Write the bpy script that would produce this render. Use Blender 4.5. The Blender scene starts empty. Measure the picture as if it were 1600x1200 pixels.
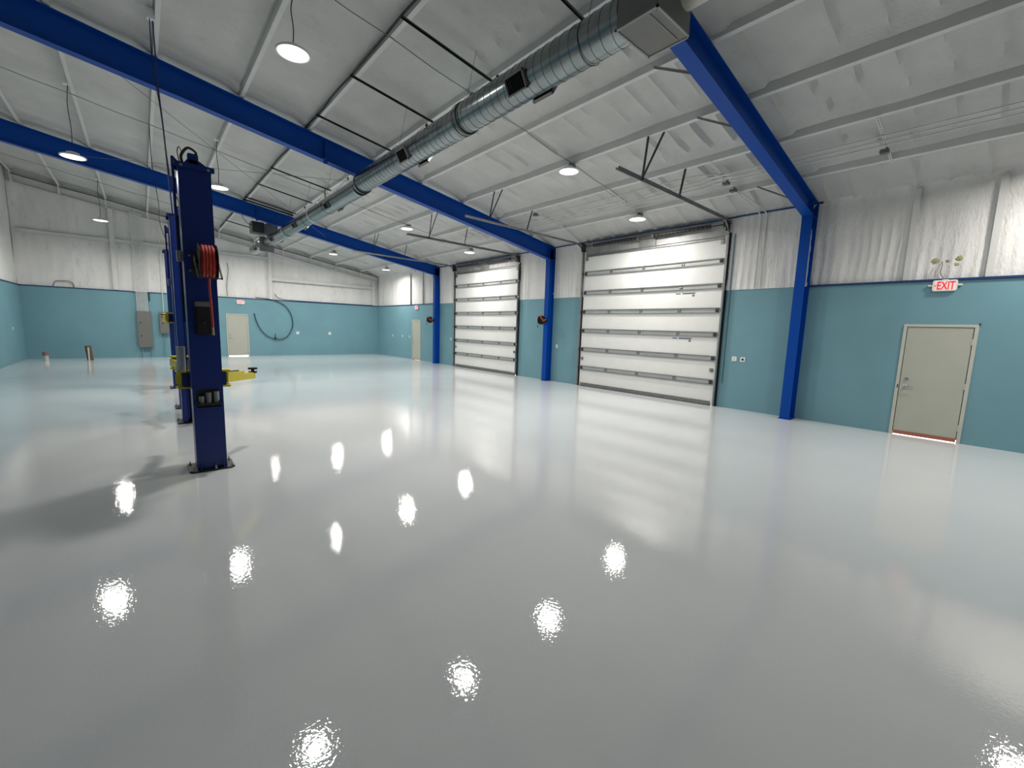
import bpy, bmesh, math, random
from mathutils import Vector, Matrix, noise
random.seed(7)
SC = bpy.context.scene
COL = SC.collection
PI = math.pi

# ------------------------------------------------------------------ camera, world, exposure
def make_camera():
    f_px, yaw, pitch, roll, h = 662.4, 0.7165, -0.1287, 0.0315, 1.8386
    F = Vector((math.sin(yaw)*math.cos(pitch), math.cos(yaw)*math.cos(pitch), math.sin(pitch)))
    R = Vector((math.cos(yaw), -math.sin(yaw), 0)); U = R.cross(F)
    R2 = R*math.cos(roll)+U*math.sin(roll); U2 = -R*math.sin(roll)+U*math.cos(roll)
    cam = bpy.data.cameras.new('camera'); o = bpy.data.objects.new('camera', cam); COL.objects.link(o)
    cam.sensor_fit = 'HORIZONTAL'; cam.sensor_width = 36; cam.lens = f_px/1600*36
    cam.clip_start = 0.05; cam.clip_end = 200
    M = Matrix((R2, U2, -F)).transposed().to_4x4(); M.translation = (0, 0, h)
    o.matrix_world = M; SC.camera = o
make_camera()
W = bpy.data.worlds.new('world'); SC.world = W; W.use_nodes = True
bg = W.node_tree.nodes['Background']; bg.inputs[0].default_value = (0.9, 0.95, 1, 1); bg.inputs[1].default_value = 6.0
SC.view_settings.view_transform = 'Standard'; SC.view_settings.look = 'None'
SC.view_settings.gamma = 1.0; SC.view_settings.use_curve_mapping = False
SC.view_settings.exposure = 0.0
SC.cycles.max_bounces = 12; SC.cycles.diffuse_bounces = 6; SC.cycles.glossy_bounces = 4
SC.cycles.sample_clamp_indirect = 6.0
LAMP_W = 93.0       # watts of every high bay lamp; its light leaves the lens in a wide downward cone

# ------------------------------------------------------------------ materials
def mat(name, col, rough=0.5, metal=0.0, bump=0.0, bscale=40, bdist=0.01, var=0.0, vscale=3, coat=0.0, spec=0.5, emit=None, estr=0, stretch=None, dirt=None):
    m = bpy.data.materials.new(name); m.use_nodes = True; nt = m.node_tree; N = nt.nodes; L = nt.links
    b = N['Principled BSDF']; b.inputs['Base Color'].default_value = (*col, 1)
    b.inputs['Roughness'].default_value = rough; b.inputs['Metallic'].default_value = metal
    b.inputs['Specular IOR Level'].default_value = spec
    b.inputs['Coat Weight'].default_value = coat; b.inputs['Coat Roughness'].default_value = 0.08
    if emit:
        b.inputs['Emission Color'].default_value = (*emit, 1); b.inputs['Emission Strength'].default_value = estr
    tc = None
    def coords(sx=(1, 1, 1)):
        nonlocal tc
        if tc is None: tc = N.new('ShaderNodeNewGeometry')
        mp = N.new('ShaderNodeMapping'); mp.inputs['Scale'].default_value = sx
        L.new(tc.outputs['Position'], mp.inputs[0]); return mp.outputs[0]
    if bump:
        n = N.new('ShaderNodeTexNoise'); n.inputs['Scale'].default_value = bscale; n.inputs['Detail'].default_value = 3
        L.new(coords(stretch or (1, 1, 1)), n.inputs['Vector'])
        bp = N.new('ShaderNodeBump'); bp.inputs['Strength'].default_value = bump; bp.inputs['Distance'].default_value = bdist
        L.new(n.outputs[0], bp.inputs['Height']); L.new(bp.outputs[0], b.inputs['Normal'])
    if var:
        n = N.new('ShaderNodeTexNoise'); n.inputs['Scale'].default_value = vscale; n.inputs['Detail'].default_value = 5
        L.new(coords(stretch or (1, 1, 1)), n.inputs['Vector'])
        r = N.new('ShaderNodeValToRGB'); r.color_ramp.elements[0].position = 0.3; r.color_ramp.elements[1].position = 0.7
        r.color_ramp.elements[0].color = (*[c*(1-var) for c in col], 1); r.color_ramp.elements[1].color = (*[min(1, c*(1+var*0.4)) for c in col], 1)
        L.new(n.outputs[0], r.inputs[0]); out = r.outputs[0]
        if dirt:   # sparse grime spots and streaks
            n2 = N.new('ShaderNodeTexNoise'); n2.inputs['Scale'].default_value = dirt[0]; n2.inputs['Detail'].default_value = 8; n2.inputs['Roughness'].default_value = 0.7
            L.new(coords(dirt[2]), n2.inputs['Vector'])
            r2 = N.new('ShaderNodeValToRGB'); r2.color_ramp.elements[0].position = 0.56; r2.color_ramp.elements[1].position = 0.74
            r2.color_ramp.elements[0].color = (0, 0, 0, 1); r2.color_ramp.elements[1].color = (dirt[1],)*3+(1,)
            L.new(n2.outputs[0], r2.inputs[0])
            mx = N.new('ShaderNodeMix'); mx.data_type = 'RGBA'; L.new(r2.outputs[0], mx.inputs[0])
            L.new(out, mx.inputs[6]); mx.inputs[7].default_value = (0.16, 0.15, 0.13, 1); out = mx.outputs[2]
        L.new(out, b.inputs['Base Color'])
    return m

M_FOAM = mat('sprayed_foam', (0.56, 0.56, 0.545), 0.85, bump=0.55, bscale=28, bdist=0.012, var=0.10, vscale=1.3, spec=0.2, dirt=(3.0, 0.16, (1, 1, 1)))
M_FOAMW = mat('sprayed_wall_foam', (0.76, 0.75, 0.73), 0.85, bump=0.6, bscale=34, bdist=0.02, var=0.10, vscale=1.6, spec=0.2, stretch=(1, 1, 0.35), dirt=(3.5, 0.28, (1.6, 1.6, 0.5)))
M_WSTEEL = mat('white_sprayed_steel', (0.64, 0.645, 0.63), 0.6, bump=0.25, bscale=30, bdist=0.006, var=0.06, spec=0.3)
M_TEAL = mat('teal_wall_paint', (0.165, 0.325, 0.378), 0.55, bump=0.15, bscale=60, bdist=0.004, var=0.07, vscale=1.0, spec=0.35)
M_BLUE = mat('blue_steel_paint', (0.0, 0.058, 0.340), 0.42, bump=0.03, bscale=14, bdist=0.01, spec=0.2)
M_LBLUE = mat('blue_lift_paint', (0.002, 0.020, 0.165), 0.34, bump=0.03, bscale=9, bdist=0.01, spec=0.5)
M_TRIM = mat('dark_blue_trim', (0.010, 0.045, 0.16), 0.5)
M_GALV = mat('galvanised_steel', (0.27, 0.275, 0.27), 0.48, 0.6, bump=0.08, bscale=35, bdist=0.004, var=0.18, vscale=7)
M_DUCT = mat('spiral_duct_metal', (0.25, 0.285, 0.29), 0.24, 0.97, bump=0.12, bscale=9, bdist=0.012, var=0.2, vscale=5)
M_STRUT = mat('bright_galvanised_channel', (0.50, 0.51, 0.50), 0.4, 0.35, var=0.08)
M_SEAM = mat('duct_seam_metal', (0.10, 0.11, 0.11), 0.5, 0.8)
M_BAND = mat('pale_duct_band', (0.75, 0.76, 0.75), 0.45, 0.3)
M_GREY = mat('grey_metal_box', (0.16, 0.16, 0.15), 0.5, var=0.05)
M_DKGREY = mat('dark_grey_metal', (0.045, 0.048, 0.05), 0.5, 0.4)
M_BLACK = mat('black_paint', (0.006, 0.006, 0.007), 0.45)
M_RUBBER = mat('black_rubber', (0.012, 0.012, 0.013), 0.6)
M_RED = mat('red_hose', (0.42, 0.030, 0.018), 0.4)
M_ORANGE = mat('orange_red_paint', (0.42, 0.07, 0.025), 0.4)
M_YEL = mat('yellow_paint', (0.72, 0.60, 0.045), 0.38)
M_DOORP = mat('white_door_panel', (0.74, 0.745, 0.72), 0.42, bump=0.10, bscale=3, bdist=0.01, var=0.03, spec=0.4)
M_BEIGE = mat('beige_door_paint', (0.44, 0.45, 0.385), 0.45, var=0.04)
M_FRAME = mat('cream_door_frame', (0.52, 0.52, 0.46), 0.5, var=0.05)
M_SWEEP = mat('red_brown_sweep', (0.36, 0.12, 0.07), 0.6)
M_CHROME = mat('brushed_nickel', (0.42, 0.42, 0.42), 0.3, 0.9)
M_WPLAS = mat('white_plastic', (0.78, 0.80, 0.80), 0.4)
M_PALE = mat('pale_grey_plastic', (0.42, 0.47, 0.56), 0.45)
M_PVC = mat('pvc_pipe', (0.55, 0.55, 0.48), 0.4)
M_BROWN = mat('brown_pipe_tape', (0.11, 0.06, 0.03), 0.6)
M_LAMP = mat('lamp_diffuser', (1, 1, 1), 0.4, emit=(1.0, 0.97, 0.90), estr=2.5)
M_SIGN = mat('exit_sign_housing', (0.82, 0.80, 0.77), 0.4)
M_SIGNF = mat('lit_sign_face', (0.85, 0.72, 0.70), 0.4, emit=(1.0, 0.62, 0.58), estr=0.25)
M_SIGNR = mat('lit_red_letters', (0.75, 0.02, 0.04), 0.4, emit=(1.0, 0.03, 0.06), estr=0.35)
M_LENS = mat('clear_lamp_head', (0.62, 0.66, 0.66), 0.2)
M_STICK = mat('blue_sticker_ink', (0.02, 0.03, 0.14), 0.5)
M_STICKR = mat('red_brown_sticker_ink', (0.30, 0.10, 0.07), 0.5)
M_TORN = mat('torn_yellow_foam', (0.42, 0.40, 0.22), 0.9, bump=0.8, bscale=40, bdist=0.02, var=0.3, vscale=20)
M_HEAD = mat('grey_header_steel', (0.42, 0.42, 0.41), 0.5, 0.3, var=0.25, vscale=4)
M_OUT = mat('concrete_outside', (0.7, 0.7, 0.68), 0.8)

def floor_mat():
    m = bpy.data.materials.new('white_epoxy_floor'); m.use_nodes = True; nt = m.node_tree; N = nt.nodes; L = nt.links
    b = N['Principled BSDF']; b.inputs['Roughness'].default_value = 0.16
    b.inputs['IOR'].default_value = 1.6
    g = N.new('ShaderNodeNewGeometry')
    n = N.new('ShaderNodeTexNoise'); n.inputs['Scale'].default_value = 0.5; n.inputs['Detail'].default_value = 4
    L.new(g.outputs['Position'], n.inputs['Vector'])
    r = N.new('ShaderNodeValToRGB'); r.color_ramp.elements[0].position = 0.3; r.color_ramp.elements[1].position = 0.7
    r.color_ramp.elements[0].color = (0.60, 0.625, 0.64, 1); r.color_ramp.elements[1].color = (0.65, 0.67, 0.68, 1)
    L.new(n.outputs[0], r.inputs[0]); L.new(r.outputs[0], b.inputs['Base Color'])
    n1 = N.new('ShaderNodeTexNoise'); n1.inputs['Scale'].default_value = 46; n1.inputs['Detail'].default_value = 2
    n2 = N.new('ShaderNodeTexNoise'); n2.inputs['Scale'].default_value = 2.2; n2.inputs['Detail'].default_value = 2
    L.new(g.outputs['Position'], n1.inputs['Vector']); L.new(g.outputs['Position'], n2.inputs['Vector'])
    b1 = N.new('ShaderNodeBump'); b1.inputs['Strength'].default_value = 0.055; b1.inputs['Distance'].default_value = 0.01
    b2 = N.new('ShaderNodeBump'); b2.inputs['Strength'].default_value = 0.10; b2.inputs['Distance'].default_value = 0.01
    L.new(n1.outputs[0], b1.inputs['Height']); L.new(n2.outputs[0], b2.inputs['Height'])
    L.new(b2.outputs[0], b1.inputs['Normal']); L.new(b1.outputs[0], b.inputs['Normal'])
    b.inputs['Roughness'].default_value = 0.02
    return m
M_FLOOR = floor_mat()

# ------------------------------------------------------------------ helpers
def B(): return bmesh.new()
def box(bm, x0, x1, y0, y1, z0, z1):
    v = [bm.verts.new((x, y, z)) for x in (x0, x1) for y in (y0, y1) for z in (z0, z1)]
    for f in ((0, 1, 3, 2), (4, 6, 7, 5), (0, 4, 5, 1), (2, 3, 7, 6), (0, 2, 6, 4), (1, 5, 7, 3)):
        bm.faces.new([v[i] for i in f])
def bar(bm, p, q, w, h, up=(0, 0, 1)):
    p, q, up = Vector(p), Vector(q), Vector(up); d = (q-p).normalized()
    s = d.cross(up).normalized(); u = s.cross(d).normalized(); vs = []
    for c in (p, q):
        for a, b_ in ((-1, -1), (1, -1), (1, 1), (-1, 1)): vs.append(bm.verts.new(c+s*a*w/2+u*b_*h/2))
    for f in ((3, 2, 1, 0), (4, 5, 6, 7), (0, 1, 5, 4), (1, 2, 6, 5), (2, 3, 7, 6), (3, 0, 4, 7)): bm.faces.new([vs[i] for i in f])
def tube(bm, pts, r, n=8, cap=True):
    pts = [Vector(p) for p in pts]; rings = []; up = None
    for i, p in enumerate(pts):
        t = (pts[min(i+1, len(pts)-1)]-pts[max(i-1, 0)]).normalized()
        if up is None: up = t.orthogonal().normalized()
        up = (up-t*up.dot(t)).normalized(); s = t.cross(up)
        rr = r[i] if isinstance(r, (list, tuple)) else r
        rings.append([bm.verts.new(p+(up*math.cos(2*PI*k/n)+s*math.sin(2*PI*k/n))*rr) for k in range(n)])
    for a, b_ in zip(rings, rings[1:]):
        for k in range(n): bm.faces.new((a[k], a[(k+1) % n], b_[(k+1) % n], b_[k]))
    if cap: bm.faces.new(rings[0][::-1]); bm.faces.new(rings[-1])
def lathe(bm, prof, o, axis=(0, 0, 1), n=24):
    """prof: list of (radius, height along the axis)"""
    ax = Vector(axis).normalized(); a = ax.orthogonal().normalized(); b_ = ax.cross(a); o = Vector(o); rings = []
    for r, h in prof:
        c = o+ax*h
        rings.append([bm.verts.new(c)] if r < 1e-5 else [bm.verts.new(c+(a*math.cos(2*PI*k/n)+b_*math.sin(2*PI*k/n))*r) for k in range(n)])
    for p, q in zip(rings, rings[1:]):
        for k in range(n):
            k2 = (k+1) % n
            if len(p) == 1 and len(q) == 1: continue
            if len(p) == 1: bm.faces.new((p[0], q[k2], q[k]))
            elif len(q) == 1: bm.faces.new((p[k], p[k2], q[0]))
            else: bm.faces.new((p[k], p[k2], q[k2], q[k]))
def prism(bm, poly, axis, a0, a1):
    """poly in the two other axes (order x,y,z without the given one), extruded along axis"""
    def P(u, v, w): return {0: (w, u, v), 1: (u, w, v), 2: (u, v, w)}[axis]
    A = [bm.verts.new(P(u, v, a0)) for u, v in poly]; Z = [bm.verts.new(P(u, v, a1)) for u, v in poly]
    n = len(poly); bm.faces.new(A); bm.faces.new(Z[::-1])
    for k in range(n): bm.faces.new((A[k], A[(k+1) % n], Z[(k+1) % n], Z[k]))
def rootloc(o):
    while o.parent: o = o.parent
    return o.location
def obj(name, bm, m, parent=None, smooth=False, bevel=0.0, label=None):
    bmesh.ops.recalc_face_normals(bm, faces=bm.faces)
    if bevel: bmesh.ops.bevel(bm, geom=list(bm.edges), offset=bevel, segments=2, affect='EDGES', clamp_overlap=True)
    if parent is not None: bmesh.ops.translate(bm, verts=bm.verts, vec=-rootloc(parent))
    me = bpy.data.meshes.new(name); bm.to_mesh(me); bm.free(); me.materials.append(m)
    if smooth:
        me.polygons.foreach_set('use_smooth', [True]*len(me.polygons)); me.set_sharp_from_angle(angle=math.radians(38))
    o = bpy.data.objects.new(name, me); COL.objects.link(o)
    if parent is not None: o.parent = parent
    if label: o['label'] = label
    return o
def tag(o, label, cat, group=None):
    o['label'] = label; o['category'] = cat; o['kind'] = 'thing'
    if group: o['group'] = group
    return o
def thing(name, label, cat, loc=(0, 0, 0), group=None):
    o = bpy.data.objects.new(name, None); o.empty_display_size = 0.1; COL.objects.link(o); o.location = loc
    return tag(o, label, cat, group)
def solo(name, bm, m, label, cat, group=None, **k):
    """a thing that is one mesh; its origin goes to the middle of its underside"""
    xs = [v.co for v in bm.verts]
    c = Vector(((min(v.x for v in xs)+max(v.x for v in xs))/2, (min(v.y for v in xs)+max(v.y for v in xs))/2, min(v.z for v in xs)))
    bmesh.ops.translate(bm, verts=bm.verts, vec=-c); o = obj(name, bm, m, **k); o.location = c
    return tag(o, label, cat, group)
def struct(name, bm, m, parent=None, **k):
    o = obj(name, bm, m, parent, **k)
    if parent is None: o['kind'] = 'structure'
    return o
def dup(root, loc, rotz=0, label=None):
    def rec(o, p):
        c = o.copy(); COL.objects.link(c)
        if p is not None: c.parent = p
        for ch in o.children: rec(ch, c)
        return c
    r = rec(root, None); r.location = loc; r.rotation_euler = (0, 0, rotz)
    if label: r['label'] = label
    return r
def catmull(pts, n=6):
    P = [Vector(p) for p in pts]; P = [P[0]*2-P[1]]+P+[P[-1]*2-P[-2]]; out = []
    for i in range(1, len(P)-2):
        for k in range(n):
            t = k/n; a, b_, c, d = P[i-1:i+3]
            out.append(0.5*((2*b_)+(c-a)*t+(2*a-5*b_+4*c-d)*t*t+(3*b_-a-3*c+d)*t**3))
    return out+[P[-2]]

# ------------------------------------------------------------------ the room
XR, XL, YB, YF = 11.28, -3.65, 26.09, -12.5
TZ = 2.985
PURLINS = [-3.55, -2.27, -0.90, 0.45, 1.80, 3.10, 4.60, 5.93, 7.31, 8.68, 10.13]
FRAMES = [3.08, 10.90, 18.70]
def roof(x): return 4.72+(XR-x)/6      # reference line of the roof slope
UP, PB = 0.285, 0.09                    # foam skin and purlin bottoms above that line
b = B(); box(b, XL-0.3, XR+1.5, YF-0.3, YB+1.5, -0.12, 0.0); struct('floor', b, M_FLOOR)

def grid(nx, ny, fn):
    b = B(); V = [[b.verts.new(fn(i/nx, j/ny)) for j in range(ny+1)] for i in range(nx+1)]
    for i in range(nx):
        for j in range(ny): b.faces.new((V[i][j], V[i+1][j], V[i+1][j+1], V[i][j+1]))
    return b
def ceil_pt(u, v):
    x = XL-0.1+u*(XR+0.25-XL); y = YF-0.1+v*(YB+0.25-YF); z = roof(x)
    d = min((x-p) for p in PURLINS if x >= p) if x > PURLINS[0] else 9
    d2 = min((p-x) for p in PURLINS if x < p) if x < PURLINS[-1] else 9
    fd = min(abs(y-f) for f in FRAMES); near = min(1, fd/0.45)
    z += UP-0.06*(1 if fd < 0.27 else max(0, 1-(fd-0.27)/0.05))
    if x > 10.3: z -= 0.19*min(1, (x-10.3)/0.95)**1.3
    z -= 0.09*math.exp(-(d2/0.16)**2)+0.04*math.exp(-(d/0.10)**2)
    k = noise.noise(Vector((x*0.55, y*0.30, 3)))
    rib = abs(math.sin(PI*(y+0.12*noise.noise(Vector((x*0.4, y*0.5, 9))))/0.46))
    e = min(1, max(0, min(d, d2)-0.10)/0.18)
    z -= (0.07+0.08*k)*max(0, 1-rib*2.2)**1.5*(1 if x > 4.3 else 0.3)*e*near
    z += 0.016*noise.noise(Vector((x*1.3, y*1.1, 0)))+0.006*noise.noise(Vector((x*6, y*6, 5)))
    return (x, y, z)
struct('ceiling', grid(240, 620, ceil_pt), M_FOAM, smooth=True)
b = B(); prism(b, [(XL-0.2, roof(XL-0.2)+0.42), (XR+0.3, roof(XR+0.3)+0.42), (XR+0.3, roof(XR+0.3)+0.5), (XL-0.2, roof(XL-0.2)+0.5)], 1, YF-0.3, YB+0.3)
struct('ceiling_deck', b, M_WSTEEL)

# right wall: teal panel with three openings and two big door openings, foam above
D1 = (0.34, 1.31); D2 = (20.55, 21.47); OB = (4.89, 9.37); OA = (12.75, 17.10); OH = 4.345
b = B(); T = 0.14
def wseg(y0, y1, z0, z1): box(b, XR, XR+T, y0, y1, z0, z1)
for y0, y1 in ((YF, D1[0]), (D1[1], OB[0]), (OB[1], OA[0]), (OA[1], D2[0]), (D2[1], YB+0.2)): wseg(y0, y1, 0, TZ)
for d in (D1, D2): wseg(d[0], d[1], 2.14, TZ)
wr = struct('wall_right', b, M_TEAL)
def foam_wall_right(y0, y1, z0, z1, seed, off=0.05):
    def fn(u, v):
        y = y0+u*(y1-y0); z = z0+v*(z1-z0)
        yw = y+0.035*noise.noise(Vector((y*1.5, z*1.2, seed+4)))
        r = math.sin(2*PI*yw/0.152)*0.5+0.5; r2 = math.sin(2*PI*yw/0.61)*0.5+0.5
        x = XR+off-0.016*r*r*(0.7+1.2*noise.noise(Vector((y*0.9, z*0.8, seed))))-0.014*r2
        x -= 0.012*noise.noise(Vector((y*4, z*1.3, seed)))+0.006*noise.noise(Vector((y*14, z*9, seed)))
        x -= 0.05*math.exp(-((z1-z)/0.10)**2)
        return (x, y, z)
    return grid(max(8, int((y1-y0)/0.03)), max(4, int((z1-z0)/0.06)), fn)
for i, (y0, y1, z0, off) in enumerate(((YF, 3.3, TZ, 0.07), (3.0, OB[0]-0.02, TZ, 0.0), (OB[1]+0.02, 10.95, TZ, 0.0), (10.9, OA[0]-0.02, TZ, 0.0), (OA[1]+0.02, 18.75, TZ, 0.0), (18.7, YB, TZ, 0.07))):
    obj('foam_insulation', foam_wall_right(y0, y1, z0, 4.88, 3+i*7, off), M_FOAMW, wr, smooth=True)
b = B(); box(b, XR+0.10, XR+T, YF, YB+0.2, OH+0.05, 5.2)
for y0, y1 in ((YF, OB[0]), (OB[1], OA[0]), (OA[1], YB+0.2)): box(b, XR+0.10, XR+T, y0, y1, TZ, OH+0.05)
obj('backing_sheet', b, M_WSTEEL, wr)
# steel headers over the two large doors
for y0, y1 in (OB, OA):
    b = B(); box(b, XR-0.01, XR+0.10, y0-0.06, y1+0.06, OH-0.01, 4.80)
    obj('door_header', b, M_HEAD, wr, bevel=0.004)
b = B(); tube(b, [(XR-0.045, y, 4.745+0.006*math.sin(y*2)) for y in [2.9+0.4*k for k in range(41)]], 0.020, 6)
struct('trim_1', b, M_TRIM, smooth=True)

# back wall
BD = (3.27, 4.21)
b = B()
for x0, x1 in ((XL-0.14, BD[0]), (BD[1], XR+0.02)): box(b, x0, x1, YB, YB+T, 0, TZ)
box(b, BD[0], BD[1], YB, YB+T, 2.14, TZ)
wb = struct('wall_back', b, M_TEAL)
def foam_back(u, v):
    x = XL-0.05+u*(XR+0.12-XL); z = TZ+v*(roof(x)-TZ+0.34)
    y = YB+0.06-0.010*max(0, math.sin(2*PI*x/0.305))-0.02*noise.noise(Vector((x*2.5, z*0.9, 2)))-0.008*noise.noise(Vector((x*9, z*4, 2)))
    y -= 0.05*math.exp(-((1-v)*4/0.15)**2)
    return (x, y, z)
obj('foam_insulation', grid(260, 50, foam_back), M_FOAMW, wb, smooth=True)
b = B(); prism(b, [(XL-0.2, TZ), (XR+0.2, TZ), (XR+0.2, roof(XR)+0.45), (XL-0.2, roof(XL)+0.45)], 1, YB+0.11, YB+0.14); obj('backing_sheet', b, M_WSTEEL, wb)
# left wall
b = B(); box(b, XL-T, XL, YF, YB+T, 0, TZ); wl = struct('wall_left', b, M_TEAL)
def foam_left(u, v):
    y = YF+u*(YB+0.1-YF); z = TZ+v*(roof(XL)-TZ+0.34)
    x = XL-0.06+0.012*max(0, math.sin(2*PI*y/0.305))+0.02*noise.noise(Vector((y*2.5, z*0.9, 4)))
    return (x, y, z)
obj('foam_insulation', grid(300, 40, foam_left), M_FOAMW, wl, smooth=True)
b = B(); box(b, XL-T, XL-0.12, YF, YB+T, TZ, roof(XL)+0.45); obj('backing_sheet', b, M_WSTEEL, wl)
# wall behind the camera
b = B(); box(b, XL-T, XR+T, YF-T, YF, 0, TZ); wf = struct('wall_front', b, M_TEAL)
b = B(); prism(b, [(XL-T, TZ), (XR+T, TZ), (XR+T, roof(XR)+0.45), (XL-T, roof(XL)+0.48)], 1, YF-T, YF-0.02); obj('foam_insulation', b, M_FOAMW, wf)

# ledge caps on top of the teal panels
b = B(); box(b, XR-0.035, XR+0.08, YF, 3.0, TZ-0.012, TZ+0.028); struct('trim_2', b, M_TRIM, bevel=0.006)
b = B(); box(b, XR-0.03, XR+0.08, 18.85, YB, TZ-0.01, TZ+0.025); struct('trim_3', b, M_TRIM, bevel=0.005)
b = B(); box(b, XL, XR, YB-0.03, YB+0.06, TZ-0.012, TZ+0.025); struct('trim_4', b, M_TRIM, bevel=0.005)
b = B(); box(b, XL-0.06, XL+0.03, YF, YB, TZ-0.012, TZ+0.025); struct('trim_5', b, M_TRIM, bevel=0.005)
# pale strip along the foot of the walls
# ------------------------------------------------------------------ personnel doors
def man_door(n, axis, lo, hi, face, gap, handle_hi=True, far=False):
    """axis 'x': door lies in a wall of constant x (face = x, room towards -x); axis 'y': wall of constant y"""
    def bx(b, a0, a1, d0, d1, z0, z1):   # d: distance out of the wall into the room
        if axis == 'x': box(b, face-d1, face-d0, a0, a1, z0, z1)
        else: box(b, a0, a1, face-d1, face-d0, z0, z1)
    def P(a, d, z): return (face-d, a, z) if axis == 'x' else (a, face-d, z)
    fr = B(); w = 0.052
    bx(fr, lo-0.015, lo+w-0.015, -0.12, 0.022, 0, 2.125); bx(fr, hi-w+0.015, hi+0.015, -0.12, 0.022, 0, 2.125)
    bx(fr, lo-0.015, hi+0.015, -0.12, 0.022, 2.125, 2.175)
    root = struct(n, fr, M_FRAME, bevel=0.003)
    a0, a1 = lo+w-0.006, hi-w+0.006
    lf = B(); bx(lf, a0, a1, -0.035, 0.008, gap+0.001, 2.117); leaf = obj('door_leaf', lf, M_BEIGE, root, bevel=0.002)
    st = B(); bx(st, lo+w-0.014, hi-w+0.014, -0.11, -0.06, gap+0.03, 2.125); obj('door_stop', st, M_BLACK, root)
    hs = 1 if handle_hi else -1
    ah = (a1-0.085) if handle_hi else (a0+0.085)
    ah2 = ah
    ax = (-1, 0, 0) if axis == 'x' else (0, -1, 0)
    h = B(); lathe(h, [(0, 0), (0.034, 0), (0.034, 0.012), (0.018, 0.022), (0.014, 0.055), (0, 0.056)], P(ah, 0.008, 0.97), ax, 16)
    tube(h, [P(ah, 0.055, 0.97), P(ah-hs*0.03, 0.06, 0.968), P(ah-hs*0.13, 0.055, 0.962)], [0.011, 0.011, 0.008], 8)
    obj('door_handle', h, M_CHROME, root, smooth=True)
    h = B(); lathe(h, [(0, 0), (0.032, 0), (0.030, 0.014), (0.012, 0.018), (0, 0.018)], P(ah, 0.008, 1.11), ax, 16); obj('deadbolt', h, M_CHROME, root, smooth=True)
    hg = (a0-0.004) if handle_hi else (a1+0.004)
    for z in (0.28, 1.05, 1.86):
        h = B(); tube(h, [P(hg, 0.014, z-0.055), P(hg, 0.014, z+0.055)], 0.010, 8); bx(h, hg-0.022, hg+0.022, 0.004, 0.0115, z-0.055, z+0.055); obj('hinge', h, M_FRAME, root)
    return root, leaf, bx, a0, a1
r1, lf1, bx1, a0, a1 = man_door('door_1', 'x', D1[0], D1[1], XR, 0.016)
b = B(); bx1(b, a0, a1, 0.008, 0.020, 0.013, 0.082); obj('door_sweep', b, M_SWEEP, r1, label='red brown door sweep')
b = B(); bx1(b, D1[1]-0.028, D1[1]-0.012, 0.021, 0.024, 0.93, 1.0); obj('strike_plate', b, M_BLACK, r1)
b = B(); bx1(b, D1[0]-0.025, D1[0]-0.012, 0.0, 0.03, 2.165, 2.20); obj('door_sensor', b, M_BLACK, r1)
r2, _, bx2, a0, a1 = man_door('door_2', 'x', D2[0], D2[1], XR, 0.012)
b = B(); bx2(b, a0, a1, 0.008, 0.02, 0.004, 0.045); obj('door_sweep', b, M_SWEEP, r2)
r3, _, bx3, a0, a1 = man_door('door_3', 'y', BD[0], BD[1], YB, 0.032, handle_hi=False)

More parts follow.
